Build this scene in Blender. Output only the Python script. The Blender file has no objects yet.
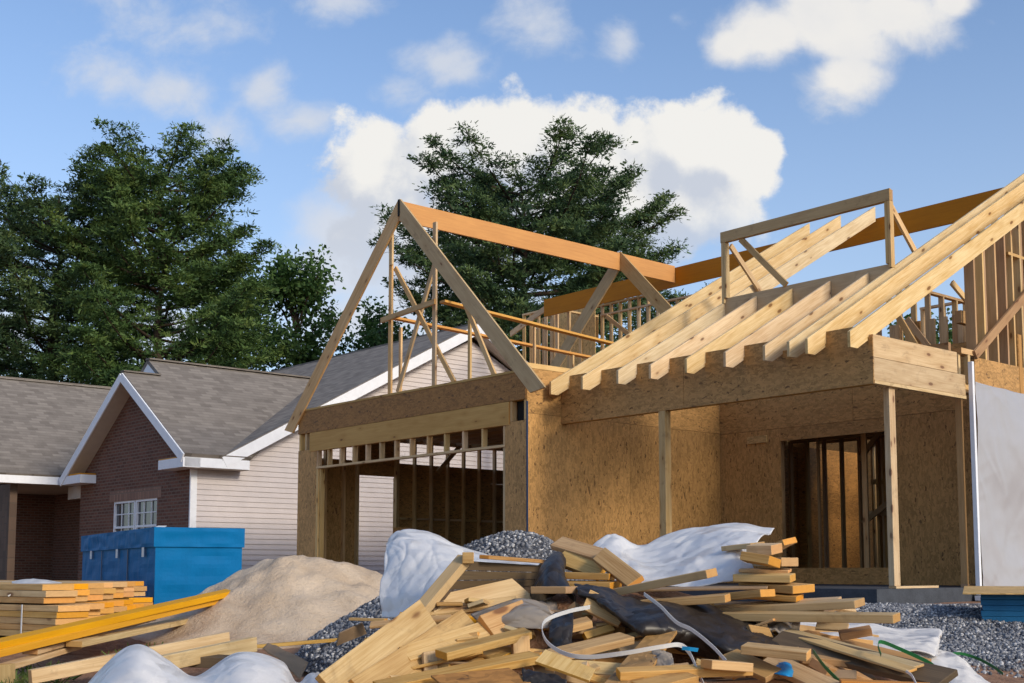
import bpy, math, random
import numpy as np
from mathutils import Vector, Matrix, noise

R = math.radians
random.seed(7)
SC = bpy.context.scene
COL = SC.collection

# ------------------------------------------------------------------ camera
FPX, CX, HY = 1236.0, 512.0, 451.0
PITCH = math.atan2(119, FPX)
EYE = 0.62
cam = bpy.data.objects.new('camera', bpy.data.cameras.new('camera'))
COL.objects.link(cam)
cam.location = (0, 0, EYE)
cam.rotation_euler = (math.pi / 2 + PITCH, 0, 0)
cam.data.sensor_width = 36
cam.data.lens = 36 * FPX / 1024
cam.data.shift_y = (451 - 341.5) / 1024
cam.data.clip_start = 0.1
cam.data.clip_end = 3000
SC.camera = cam

# ------------------------------------------------------------------ directions
AZ = math.atan2(-1072, 1242)
U = Vector((-math.sin(AZ), -math.cos(AZ), 0))
V = Vector((math.cos(AZ), -math.sin(AZ), 0))
ROT = math.atan2(U.y, U.x)
ORG = Vector((4.2407, 14.6, 0))


def ray(x, y):
    c, s = math.cos(PITCH), math.sin(PITCH)
    r, u = x - CX, -(y - HY)
    return Vector((r, FPX * c - u * s, FPX * s + u * c))


def at(x, y, d):
    """world point at forward distance d seen at photo position (x, y)"""
    r = ray(x, y)
    return Vector((0, 0, EYE)) + r * (d / r.y)


def H(u, v, w):
    return ORG + U * u + V * v + Vector((0, 0, w))


# ------------------------------------------------------------------ sun, sky, exposure
SUN_EL = R(26)
sh = (U * 0.99 + V * 0.07).normalized()
to_sun = Vector((sh.x * math.cos(SUN_EL), sh.y * math.cos(SUN_EL), math.sin(SUN_EL)))
sun = bpy.data.objects.new('sun', bpy.data.lights.new('sun', 'SUN'))
COL.objects.link(sun)
sun.data.energy = 2.2
sun.data.angle = R(13)
sun.data.color = (1.0, 0.87, 0.68)
sun.rotation_euler = (-to_sun).to_track_quat('-Z', 'Y').to_euler()

SC.view_settings.view_transform = 'Standard'
SC.view_settings.look = 'None'
SC.view_settings.gamma = 1
SC.view_settings.exposure = 0.32
SC.view_settings.use_curve_mapping = False

world = bpy.data.worlds.new('World')
SC.world = world
world.use_nodes = True
WT = world.node_tree


class NT:
    """small helper for writing node trees"""

    def __init__(self, tree):
        self.t = tree

    def n(self, kind, **kw):
        nd = self.t.nodes.new(kind)
        for k, v in kw.items():
            setattr(nd, k, v)
        return nd

    def put(self, sock, v):
        if hasattr(v, 'is_output') or hasattr(v, 'links'):
            self.t.links.new(v, sock)
        else:
            sock.default_value = v

    def m(self, op, a, b=None, c=None, clamp=False):
        nd = self.n('ShaderNodeMath', operation=op)
        nd.use_clamp = clamp
        self.put(nd.inputs[0], a)
        if b is not None:
            self.put(nd.inputs[1], b)
        if c is not None:
            self.put(nd.inputs[2], c)
        return nd.outputs[0]

    def v(self, op, a, b=None):
        nd = self.n('ShaderNodeVectorMath', operation=op)
        self.put(nd.inputs[0], a)
        if b is not None:
            self.put(nd.inputs[1], b)
        return nd.outputs['Value'] if op in ('LENGTH', 'DOT_PRODUCT', 'DISTANCE') else nd.outputs[0]

    def mix(self, fac, a, b, mode='MIX'):
        nd = self.n('ShaderNodeMix', data_type='RGBA', blend_type=mode)
        self.put(nd.inputs[0], fac)
        self.put(nd.inputs[6], a if not isinstance(a, tuple) or len(a) == 4 else (*a, 1))
        self.put(nd.inputs[7], b if not isinstance(b, tuple) or len(b) == 4 else (*b, 1))
        return nd.outputs[2]

    def noise(self, vec, scale, detail=4, rough=0.55, dist=0.0, col=False):
        nd = self.n('ShaderNodeTexNoise')
        self.put(nd.inputs['Vector'], vec)
        nd.inputs['Scale'].default_value = scale
        nd.inputs['Detail'].default_value = detail
        nd.inputs['Roughness'].default_value = rough
        nd.inputs['Distortion'].default_value = dist
        return nd.outputs[1 if col else 0]

    def voro(self, vec, scale, out='Distance', feature='F1', rnd=1.0):
        nd = self.n('ShaderNodeTexVoronoi', feature=feature)
        self.put(nd.inputs['Vector'], vec)
        nd.inputs['Scale'].default_value = scale
        nd.inputs['Randomness'].default_value = rnd
        return nd.outputs[out]

    def ss(self, x, lo, hi):
        nd = self.n('ShaderNodeMapRange', interpolation_type='SMOOTHSTEP')
        self.put(nd.inputs[0], x)
        self.put(nd.inputs[1], lo)
        self.put(nd.inputs[2], hi)
        nd.inputs[3].default_value = 0
        nd.inputs[4].default_value = 1
        return nd.outputs[0]

    def scale(self, vec, s):
        return self.v('MULTIPLY', vec, s)

    def bump(self, h, strength, dist=0.01):
        nd = self.n('ShaderNodeBump')
        nd.inputs['Strength'].default_value = strength
        nd.inputs['Distance'].default_value = dist
        self.put(nd.inputs['Height'], h)
        return nd.outputs[0]


CL = 4.75
SKYTINT = (0.92, 0.97, 1.06, 1)


def build_world():
    t = NT(WT)
    WT.nodes.clear()
    out = t.n('ShaderNodeOutputWorld')
    bg = t.n('ShaderNodeBackground')
    bg.inputs['Strength'].default_value = 0.15
    WT.links.new(bg.outputs[0], out.inputs[0])
    sky = t.n('ShaderNodeTexSky', sky_type='NISHITA')
    sky.sun_disc = False
    sky.sun_elevation = SUN_EL
    sky.sun_rotation = math.atan2(to_sun.x, to_sun.y)
    sky.air_density = 1.0
    sky.dust_density = 1.2
    sky.ozone_density = 1.6
    tc = t.n('ShaderNodeTexCoord')
    d = t.v('NORMALIZE', tc.outputs['Generated'])
    sx = t.n('ShaderNodeSeparateXYZ')
    WT.links.new(d, sx.inputs[0])
    yy = t.m('MAXIMUM', sx.outputs[1], 0.03)
    gx = t.m('DIVIDE', sx.outputs[0], yy)
    gz = t.m('DIVIDE', sx.outputs[2], yy)
    cb = t.n('ShaderNodeCombineXYZ')
    WT.links.new(gx, cb.inputs[0])
    WT.links.new(gz, cb.inputs[1])
    p = cb.outputs[0]

    def lobe(px, py, rx, ry):
        c = ray(px, py)
        q = t.v('SUBTRACT', p, (c.x / c.y, c.z / c.y, 0))
        q = t.v('MULTIPLY', q, (1242 / rx, 1242 / ry, 0))
        return t.m('SUBTRACT', 1.0, t.v('LENGTH', q))

    def union(ls):
        m = lobe(*ls[0])
        for l in ls[1:]:
            nd = t.n('ShaderNodeMath', operation='SMOOTH_MAX')
            t.put(nd.inputs[0], m)
            t.put(nd.inputs[1], lobe(*l))
            nd.inputs[2].default_value = 0.12
            m = nd.outputs[0]
        return m

    warp = t.noise(p, 9, 3, 0.5, col=True)
    pw = t.v('ADD', p, t.v('MULTIPLY', t.v('SUBTRACT', warp, (.5, .5, .5)), (0.03, 0.03, 0)))

    def puff(vec, sc):
        nd = t.n('ShaderNodeTexVoronoi', feature='SMOOTH_F1', voronoi_dimensions='2D')
        t.put(nd.inputs['Vector'], vec)
        nd.inputs['Scale'].default_value = sc
        nd.inputs['Smoothness'].default_value = 0.35
        return t.m('SUBTRACT', 0.45, nd.outputs['Distance'])

    def relief(vec):
        r = t.m('MULTIPLY', puff(vec, 13), 0.55)
        r = t.m('ADD', r, t.m('MULTIPLY', puff(vec, 30), 0.30))
        r = t.m('ADD', r, t.m('MULTIPLY', t.m('SUBTRACT', t.noise(vec, 26, 8, 0.62), 0.5), 0.75))
        return r

    def cumulus_lobes(vec):
        nonlocal p
        keep, p = p, vec
        m = union([(368, 168, 56, 62), (405, 185, 50, 60), (440, 165, 60, 60), (505, 152, 80, 64), (570, 146, 66, 66), (630, 185, 80, 80),
                   (690, 150, 68, 66), (735, 165, 60, 62), (757, 150, 36, 34), (600, 215, 170, 80), (430, 235, 110, 70),
                   (690, 210, 90, 60)])
        p = keep
        return m

    rel = relief(pw)
    off = t.v('ADD', pw, (0.016, 0.014, 0))
    rel2 = relief(off)
    big = t.m('ADD', cumulus_lobes(p), rel)
    big2 = t.m('ADD', cumulus_lobes(t.v('ADD', p, (0.03, 0.026, 0))), rel2)
    top = union([(835, 25, 110, 70), (770, 35, 80, 46), (900, 12, 90, 56), (840, 80, 66, 44), (735, 45, 46, 30), (950, 0, 44, 30)])
    wisp = union([(160, 25, 120, 60), (110, 65, 66, 50), (175, 85, 66, 50), (262, 85, 46, 34), (215, 140, 60, 40),
                  (340, 0, 64, 36), (440, 62, 80, 40), (530, 28, 66, 44), (400, 92, 44, 36), (625, 35, 36, 40), (675, 18, 30, 24), (300, 120, 60, 30)])
    low = union([(335, 270, 90, 60), (350, 320, 120, 50), (440, 290, 140, 90), (330, 225, 60, 50), (10, 330, 60, 60),
                 (170, 330, 90, 50), (-60, 60, 60, 40), (1150, 120, 110, 60), (-200, 200, 160, 90), (1250, 300, 150, 60)])
    f1 = t.m('SUBTRACT', t.noise(pw, 13, 8, 0.58), 0.5)
    str_ = t.v('MULTIPLY', pw, (1.0, 1.25, 1))
    f3 = t.m('SUBTRACT', t.noise(str_, 13, 8, 0.58, .2), 0.5)
    big = t.m('ADD', big, t.m('MULTIPLY', t.m('SUBTRACT', t.noise(pw, 60, 6, 0.65), 0.5), 0.35))
    db = t.ss(big, 0.03, 0.30)
    c0 = ray(600, 190)
    base_fade = t.ss(t.m('ADD', t.m('SUBTRACT', gz, c0.z / c0.y), t.m('MULTIPLY', f1, .08)), -0.135, 0.0)
    db = t.m('MULTIPLY', db, t.m('ADD', 0.12, t.m('MULTIPLY', base_fade, 0.88)))
    dt = t.ss(t.m('ADD', top, t.m('ADD', t.m('MULTIPLY', f1, 1.4), t.m('MULTIPLY', f3, .9))), 0.06, 0.70)
    dw = t.m('MULTIPLY', t.ss(t.m('ADD', t.m('MULTIPLY', wisp, .75), t.m('ADD', t.m('MULTIPLY', f3, 2.2), t.m('MULTIPLY', f1, 1.2))), 0.05, 0.95), .85)
    dl = t.m('MULTIPLY', t.ss(t.m('ADD', low, t.m('MULTIPLY', f1, 1.6)), 0.0, 0.9), .8)
    # cloud tone: the sides turned to the sun are warm white, the bases lavender grey
    lit = t.m('SUBTRACT', t.m('MINIMUM', big, 1.0), t.m('MINIMUM', big2, 1.0))
    tone = t.m('ADD', t.m('MULTIPLY', lit, 1.9), t.m('MULTIPLY', t.m('SUBTRACT', gz, c0.z / c0.y), 4.2))
    tone = t.ss(t.m('ADD', tone, 0.42), -0.15, 1.15)
    ccol = t.mix(tone, (CL * .66, CL * .71, CL * .81), (CL * 1.0, CL * .985, CL * .95))
    ttone = t.ss(t.m('ADD', t.m('MULTIPLY', f1, -1.2), t.m('MULTIPLY', dt, .55)), 0.0, 0.75)
    wcol = (CL * .76, CL * .80, CL * .88, 1)
    skyc = t.mix(1.0, sky.outputs[0], SKYTINT, 'MULTIPLY')
    pale = t.ss(sx.outputs[2], 0.48, 0.05)
    skyc = t.mix(t.m('MULTIPLY', pale, 0.42), skyc, (CL * .66, CL * .76, CL * .92, 1))
    c = t.mix(dw, skyc, wcol)
    c = t.mix(dl, c, (CL * .80, CL * .82, CL * .87, 1))
    c = t.mix(dt, c, t.mix(ttone, (CL * .84, CL * .85, CL * .88), (CL * .97, CL * .95, CL * .92)))
    c = t.mix(db, c, ccol)
    front = t.ss(sx.outputs[1], 0.06, 0.2)
    c = t.mix(front, skyc, c)
    WT.links.new(c, bg.inputs['Color'])


build_world()

# ------------------------------------------------------------------ materials
MATS = {}


def new_mat(name):
    m = bpy.data.materials.new(name)
    m.use_nodes = True
    t = NT(m.node_tree)
    b = m.node_tree.nodes['Principled BSDF']
    b.inputs['Specular IOR Level'].default_value = 0.3
    MATS[name] = m
    return m, t, b


def wood(name, light, dark, knots=0.10, grain=1.0, end=(0.55, 0.30, 0.10), var=0.25, rough=0.7):
    m, t, b = new_mat(name)
    tc = t.n('ShaderNodeTexCoord')
    oi = t.n('ShaderNodeObjectInfo')
    off = t.m('MULTIPLY', oi.outputs['Random'], 61.0)
    cb = t.n('ShaderNodeCombineXYZ')
    for i in range(3):
        t.put(cb.inputs[i], off)
    p = t.v('ADD', tc.outputs['Object'], cb.outputs[0])
    g1 = t.noise(t.scale(p, (1.1, 16, 16)), 1.6, 5, 0.6, 0.6)
    g2 = t.noise(t.scale(p, (2.2, 95, 95)), 1.6, 4, 0.65)
    g3 = t.noise(t.scale(p, (1.0, 2.5, 2.5)), 1.3, 2, 0.5)
    s = t.m('ADD', t.m('MULTIPLY', t.m('SUBTRACT', g1, 0.5), 1.5 * grain), t.m('MULTIPLY', t.m('SUBTRACT', g2, 0.5), 1.5 * grain))
    s = t.m('ADD', s, t.m('MULTIPLY', t.m('SUBTRACT', g3, 0.5), 0.9))
    s = t.m('ADD', s, 0.42, clamp=True)
    c = t.mix(s, light, dark)
    if knots:
        kv = t.voro(t.scale(p, (2.4, 6.0, 6.0)), 1.0)
        kn = t.ss(t.m('ADD', kv, t.m('MULTIPLY', t.m('SUBTRACT', g2, 0.5), 0.08)), knots + 0.07, knots)
        halo = t.ss(kv, 0.42, 0.05)
        c = t.mix(t.m('MULTIPLY', halo, 0.35), c, (dark[0] * .8, dark[1] * .66, dark[2] * .5))
        c = t.mix(t.m('MULTIPLY', kn, 0.85), c, (0.15, 0.065, 0.025))
    if name in ('pine_scrap', 'pine_weathered', 'pine_pale'):
        dn = t.noise(p, 5.5, 5, 0.65, .5)
        c = t.mix(t.m('MULTIPLY', t.ss(dn, 0.54, 0.72), 0.42), c, (0.20, 0.125, 0.06))
    # end grain
    sn = t.n('ShaderNodeSeparateXYZ')
    t.put(sn.inputs[0], tc.outputs['Normal'])
    e = t.ss(t.m('ABSOLUTE', sn.outputs[0]), 0.75, 0.95)
    rings = t.noise(t.scale(p, (0, 30, 60)), 1.0, 2, 0.5)
    c = t.mix(e, c, t.mix(rings, end, (end[0] * .75, end[1] * .7, end[2] * .65)))
    hs = t.n('ShaderNodeHueSaturation')
    r2 = t.m('FRACT', t.m('MULTIPLY', oi.outputs['Random'], 17.3))
    t.put(hs.inputs['Value'], t.m('ADD', 1 - var * .5, t.m('MULTIPLY', r2, var)))
    t.put(hs.inputs['Saturation'], t.m('ADD', 0.88, t.m('MULTIPLY', t.m('FRACT', t.m('MULTIPLY', oi.outputs['Random'], 41.7)), 0.26)))
    t.put(hs.inputs['Hue'], t.m('ADD', 0.492, t.m('MULTIPLY', t.m('FRACT', t.m('MULTIPLY', oi.outputs['Random'], 7.9)), 0.014)))
    t.put(hs.inputs['Color'], c)
    t.put(b.inputs['Base Color'], hs.outputs[0])
    b.inputs['Roughness'].default_value = rough
    t.put(b.inputs['Normal'], t.bump(t.m('ADD', g2, g1), 0.25, 0.004))
    return m


def osb(name, base=(0.36, 0.215, 0.075), k=1.0):
    m, t, b = new_mat(name)
    tc = t.n('ShaderNodeTexCoord')
    p = tc.outputs['Object']
    w = t.noise(p, 5, 3, 0.5, col=True)
    q = t.v('ADD', p, t.v('MULTIPLY', t.v('SUBTRACT', w, (.5, .5, .5)), (.12, .12, .12)))
    vs = []
    for rot in (20, 75, -40):
        mp = t.n('ShaderNodeMapping')
        mp.inputs['Rotation'].default_value = (R(rot), R(rot * .7), R(rot))
        mp.inputs['Scale'].default_value = (9, 38, 38)
        t.put(mp.inputs[0], q)
        vs.append(t.voro(mp.outputs[0], 1.0, 'Color'))
    sel = t.noise(p, 9, 2, 0.5)
    c01 = t.mix(t.ss(sel, 0.44, 0.47), vs[0], vs[1])
    cc = t.mix(t.ss(sel, 0.54, 0.57), c01, vs[2])
    sp = t.n('ShaderNodeSeparateColor')
    t.put(sp.inputs[0], cc)
    fine = t.noise(p, 60, 3, 0.6)
    blot = t.noise(p, 1.6, 3, 0.5)
    f = t.m('ADD', t.m('MULTIPLY', sp.outputs[0], 0.62), t.m('ADD', t.m('MULTIPLY', fine, 0.35), t.m('MULTIPLY', blot, 0.5)))
    lo = tuple(x * .66 for x in base)
    hi = (base[0] * 1.24, base[1] * 1.24, base[2] * 1.35)
    c = t.mix(t.ss(f, 0.22, 1.15), lo, hi)
    dark = t.m('MULTIPLY', t.ss(sp.outputs[1], 0.965, 0.98), 0.7)
    c = t.mix(dark, c, (0.07, 0.03, 0.012))
    ch = t.n('ShaderNodeMapping')
    ch.inputs['Rotation'].default_value = (.5, .4, .6)
    ch.inputs['Scale'].default_value = (4.5, 15, 9)
    t.put(ch.inputs[0], q)
    cd = t.voro(ch.outputs[0], 1.0)
    csel = t.n('ShaderNodeSeparateColor')
    t.put(csel.inputs[0], t.voro(ch.outputs[0], 1.0, 'Color'))
    chip = t.m('MULTIPLY', t.ss(cd, 0.17, 0.14), t.ss(csel.outputs[0], 0.80, 0.82))
    c = t.mix(t.m('MULTIPLY', chip, 0.75), c, (0.085, 0.035, 0.012))
    oi = t.n('ShaderNodeObjectInfo')
    hs = t.n('ShaderNodeHueSaturation')
    t.put(hs.inputs['Value'], t.m('ADD', 0.86, t.m('MULTIPLY', oi.outputs['Random'], 0.22)))
    t.put(hs.inputs['Color'], c)
    c = hs.outputs[0]
    t.put(b.inputs['Base Color'], c)
    b.inputs['Roughness'].default_value = 0.62
    t.put(b.inputs['Normal'], t.bump(sp.outputs[2], 0.25, 0.003))
    return m


def plain(name, col, rough=0.6, noise_amt=0.12, scale=6, bump=0.0, spec=0.3, bscale=40):
    m, t, b = new_mat(name)
    tc = t.n('ShaderNodeTexCoord')
    n = t.noise(tc.outputs['Object'], scale, 5, 0.6)
    n2 = t.noise(tc.outputs['Object'], scale * 9, 3, 0.6)
    f = t.m('ADD', t.m('MULTIPLY', n, 0.7), t.m('MULTIPLY', n2, 0.3))
    a = tuple(x * (1 - noise_amt) for x in col)
    c = tuple(min(1, x * (1 + noise_amt)) for x in col)
    t.put(b.inputs['Base Color'], t.mix(t.ss(f, 0.3, 0.7), a, c))
    b.inputs['Roughness'].default_value = rough
    b.inputs['Specular IOR Level'].default_value = spec
    if bump:
        t.put(b.inputs['Normal'], t.bump(t.noise(tc.outputs['Object'], bscale, 4, 0.6), bump, 0.02))
    return m


wood('pine_rafter', (0.78, 0.60, 0.36), (0.55, 0.36, 0.16), knots=0.095, grain=1.3, end=(0.62, 0.44, 0.22), var=0.16)
wood('pine_stud', (0.68, 0.48, 0.25), (0.48, 0.30, 0.13), knots=0.07, end=(0.5, 0.3, 0.12), var=0.3)
wood('pine_header', (0.56, 0.35, 0.13), (0.42, 0.235, 0.075), knots=0.06, grain=.8, var=0.1)
wood('pine_weathered', (0.54, 0.39, 0.21), (0.39, 0.26, 0.125), knots=0.06, var=0.2, end=(0.5, 0.3, 0.12))
wood('pine_scrap', (0.60, 0.39, 0.165), (0.38, 0.205, 0.065), knots=0.07, grain=1.4, end=(0.70, 0.36, 0.09), var=0.35)
wood('pine_pale', (0.60, 0.44, 0.23), (0.42, 0.27, 0.11), knots=0.085, grain=1.3, end=(0.58, 0.34, 0.12), var=0.2)
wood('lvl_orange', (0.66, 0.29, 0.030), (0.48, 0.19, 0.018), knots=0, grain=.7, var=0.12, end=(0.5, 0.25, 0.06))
wood('lvl_shade', (0.54, 0.235, 0.030), (0.38, 0.155, 0.018), knots=0, grain=.7, var=0.1, end=(0.5, 0.25, 0.06))  # darker copy of the orange beam: the main ridge's shade painted in
wood('lvl_yellow', (0.66, 0.34, 0.05), (0.52, 0.24, 0.03), knots=0, grain=.8, var=0.12, end=(0.5, 0.25, 0.06))
wood('dark_board', (0.13, 0.085, 0.045), (0.07, 0.045, 0.025), knots=0, var=0.3, end=(0.1, 0.07, 0.04))
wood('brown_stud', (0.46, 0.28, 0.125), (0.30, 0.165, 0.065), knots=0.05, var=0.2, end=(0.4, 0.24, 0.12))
osb('osb', (0.435, 0.240, 0.076))
osb('osb_pale', (0.56, 0.36, 0.13))
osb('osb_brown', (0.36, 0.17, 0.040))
plain('white_trim', (0.74, 0.76, 0.80), 0.5, 0.05)
plain('soffit', (0.50, 0.44, 0.38), 0.6, 0.06)
plain('siding', (0.56, 0.51, 0.50), 0.55, 0.05, 3)
plain('concrete', (0.050, 0.056, 0.068), 0.85, 0.25, 5, 0.2)
plain('blue_wrap', (0.001, 0.125, 0.315), 0.6, 0.07, 5, 0.15, 0.08, 18)
plain('blue_foam', (0.008, 0.10, 0.22), 0.6, 0.12, 5, 0.15)
plain('blue_tape', (0.010, 0.035, 0.09), 0.5, 0.1)
plain('strap_white', (0.62, 0.64, 0.66), 0.4, 0.08, 10, 0, 0.5)
plain('strap_green', (0.015, 0.16, 0.05), 0.4, 0.1, 10, 0, 0.5)
plain('strap_blue', (0.01, 0.22, 0.5), 0.4, 0.1)
plain('cardboard', (0.30, 0.20, 0.115), 0.8, 0.12, 8)
plain('kraft_paper', (0.40, 0.32, 0.25), 0.7, 0.15, 8)
plain('shade_mark_black', (0.012, 0.01, 0.008), 0.8, 0.1)  # flat black: painted shade for openings and gaps, also the dark marks
plain('bark', (0.055, 0.038, 0.027), 0.9, 0.35, 8, 0.6, 0.2, 12)
plain('glass_dark', (0.035, 0.045, 0.055), 0.06, 0.1, 2, 0, 0.8)
plain('tag_white', (0.7, 0.7, 0.68), 0.6, 0.05)


def plastic(name, col, rough=0.35, trans=0.25, cr=1.0, sc=1.0):
    m, t, b = new_mat(name)
    tc = t.n('ShaderNodeTexCoord')
    n = t.noise(tc.outputs['Object'], 5, 4, 0.6, 0.8)
    n2 = t.noise(t.scale(tc.outputs['Object'], (1, 1, 2.2)), 16, 4, 0.6, 1.2)
    c = t.mix(n, tuple(x * .95 for x in col), tuple(min(1, x * 1.03) for x in col))
    t.put(b.inputs['Base Color'], c)
    b.inputs['Roughness'].default_value = rough
    b.inputs['Specular IOR Level'].default_value = 0.45
    gm = t.n('ShaderNodeNewGeometry')
    p = tc.outputs['Object']
    wob = t.v('MULTIPLY', t.v('SUBTRACT', t.noise(p, 4, 3, .5, col=True), (.5, .5, .5)), (.22, .22, .22))
    q = t.v('ADD', p, wob)
    mp = t.n('ShaderNodeMapping')
    mp.inputs['Rotation'].default_value = (.4, .9, .6)
    mp.inputs['Scale'].default_value = (5 * sc, 12 * sc, 7 * sc)
    t.put(mp.inputs[0], q)
    cell = t.voro(mp.outputs[0], 1.0, 'Color')
    mp2 = t.n('ShaderNodeMapping')
    mp2.inputs['Rotation'].default_value = (-.7, .3, -1.0)
    mp2.inputs['Scale'].default_value = (22 * sc, 10 * sc, 16 * sc)
    t.put(mp2.inputs[0], q)
    cell2 = t.voro(mp2.outputs[0], 1.0, 'Color')
    soft = t.noise(q, 8, 3, .5, col=True)
    nn = t.v('ADD', gm.outputs['Normal'], t.v('MULTIPLY', t.v('SUBTRACT', cell, (.5, .5, .5)), (.42 * cr, .42 * cr, .42 * cr)))
    nn = t.v('ADD', nn, t.v('MULTIPLY', t.v('SUBTRACT', cell2, (.5, .5, .5)), (.22 * cr, .22 * cr, .22 * cr)))
    nn = t.v('ADD', nn, t.v('MULTIPLY', t.v('SUBTRACT', soft, (.5, .5, .5)), (.5 * cr, .5 * cr, .5 * cr)))
    nrm = t.v('NORMALIZE', nn)
    t.put(b.inputs['Normal'], nrm)
    tr = t.n('ShaderNodeBsdfTranslucent')
    t.put(tr.inputs[0], c)
    mx = t.n('ShaderNodeMixShader')
    mx.inputs[0].default_value = trans
    m.node_tree.links.new(b.outputs[0], mx.inputs[1])
    m.node_tree.links.new(tr.outputs[0], mx.inputs[2])
    m.node_tree.links.new(mx.outputs[0], m.node_tree.nodes['Material Output'].inputs[0])
    return m


plastic('plastic_white', (0.88, 0.88, 0.88), 0.28, 0.38, 0.6, 0.9)
plastic('plastic_ground', (0.66, 0.64, 0.62), 0.5, 0.1)
plastic('plastic_barrier', (0.40, 0.395, 0.42), 0.25, 0.1, 0.06, 0.5)
plastic('tar_paper', (0.022, 0.017, 0.014), 0.42, 0.0, 1.3)
plastic('film_clear', (0.50, 0.43, 0.35), 0.22, 0.45)


def shingles():
    m, t, b = new_mat('shingles')
    tc = t.n('ShaderNodeTexCoord')
    p = tc.outputs['Object']
    w = t.noise(p, 1.5, 2, .5, col=True)
    q = t.v('ADD', p, t.v('MULTIPLY', t.v('SUBTRACT', w, (.5, .5, .5)), (.05, .03, 0)))
    br = t.n('ShaderNodeTexBrick')
    br.offset = 0.37
    br.offset_frequency = 2
    t.put(br.inputs['Vector'], q)
    br.inputs['Color1'].default_value = (0, 0, 0, 1)
    br.inputs['Color2'].default_value = (1, 1, 1, 1)
    br.inputs['Mortar'].default_value = (0.5, 0.5, 0.5, 1)
    br.inputs['Scale'].default_value = 1
    br.inputs['Mortar Size'].default_value = 0.006
    br.inputs['Brick Width'].default_value = 0.27
    br.inputs['Row Height'].default_value = 0.14
    n = t.noise(p, 3, 4, 0.6)
    nf = t.noise(p, 90, 2, 0.6)
    f = t.m('ADD', t.m('MULTIPLY', br.outputs[0], 0.36), t.m('ADD', t.m('MULTIPLY', n, 0.45), t.m('MULTIPLY', nf, 0.45)))
    c = t.mix(t.ss(f, 0.1, 1.1), (0.108, 0.092, 0.080), (0.270, 0.240, 0.208))
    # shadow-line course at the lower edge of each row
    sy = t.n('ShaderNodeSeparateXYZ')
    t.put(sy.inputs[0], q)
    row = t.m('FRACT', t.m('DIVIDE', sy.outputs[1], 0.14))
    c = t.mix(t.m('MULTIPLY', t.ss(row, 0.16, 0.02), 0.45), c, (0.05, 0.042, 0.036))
    t.put(b.inputs['Base Color'], c)
    b.inputs['Roughness'].default_value = 0.9
    t.put(b.inputs['Normal'], t.bump(t.m('ADD', t.m('MULTIPLY', row, -1.0), t.m('MULTIPLY', br.outputs[0], .5)), 0.5, 0.012))


shingles()


def bricks(name, ca, cb_, mortar, bw=0.21, rh=0.075):
    m, t, b = new_mat(name)
    tc = t.n('ShaderNodeTexCoord')
    br = t.n('ShaderNodeTexBrick')
    t.put(br.inputs['Vector'], tc.outputs['Object'])
    br.inputs['Color1'].default_value = (*ca, 1)
    br.inputs['Color2'].default_value = (*cb_, 1)
    br.inputs['Mortar'].default_value = (*mortar, 1)
    br.inputs['Scale'].default_value = 1
    br.inputs['Mortar Size'].default_value = 0.012
    br.inputs['Brick Width'].default_value = bw
    br.inputs['Row Height'].default_value = rh
    n = t.noise(tc.outputs['Object'], 3, 5, 0.6)
    c = t.mix(t.m('MULTIPLY', n, 0.5), br.outputs[0], (ca[0] * .5, ca[1] * .5, ca[2] * .5))
    t.put(b.inputs['Base Color'], c)
    b.inputs['Roughness'].default_value = 0.85
    t.put(b.inputs['Normal'], t.bump(t.m('SUBTRACT', 1.0, br.outputs[1]), 0.6, 0.01))


bricks('brick', (0.20, 0.085, 0.055), (0.105, 0.046, 0.032), (0.19, 0.14, 0.11))
bricks('brick_lintel', (0.36, 0.20, 0.14), (0.22, 0.12, 0.085), (0.19, 0.14, 0.11), 0.085, 0.6)
bricks('stone', (0.15, 0.10, 0.072), (0.085, 0.058, 0.044), (0.09, 0.07, 0.055), 0.34, 0.19)


def leafy(name, a, b_, c_, trans=0.25):
    m, t, b = new_mat(name)
    g = t.n('ShaderNodeNewGeometry')
    tc = t.n('ShaderNodeTexCoord')
    cl = t.noise(tc.outputs['Object'], 0.95, 4, 0.6)
    f = t.m('ADD', t.m('MULTIPLY', g.outputs['Random Per Island'], 0.35), t.m('MULTIPLY', t.ss(cl, 0.38, 0.62), 0.75))
    c = t.mix(t.ss(f, 0.1, 0.65), a, b_)
    c = t.mix(t.ss(f, 0.7, 1.1), c, c_)
    t.put(b.inputs['Base Color'], c)
    b.inputs['Roughness'].default_value = 0.6
    tr = t.n('ShaderNodeBsdfTranslucent')
    t.put(tr.inputs[0], c)
    mx = t.n('ShaderNodeMixShader')
    mx.inputs[0].default_value = trans
    m.node_tree.links.new(b.outputs[0], mx.inputs[1])
    m.node_tree.links.new(tr.outputs[0], mx.inputs[2])
    m.node_tree.links.new(mx.outputs[0], m.node_tree.nodes['Material Output'].inputs[0])


leafy('pine_needles', (0.030, 0.068, 0.022), (0.080, 0.145, 0.038), (0.160, 0.225, 0.055))
leafy('pine_needles_blue', (0.028, 0.062, 0.028), (0.070, 0.122, 0.044), (0.135, 0.190, 0.060))
leafy('leaves', (0.036, 0.085, 0.024), (0.080, 0.155, 0.040), (0.135, 0.210, 0.060), 0.35)
leafy('weeds', (0.05, 0.09, 0.02), (0.09, 0.14, 0.03), (0.14, 0.17, 0.05))


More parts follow.
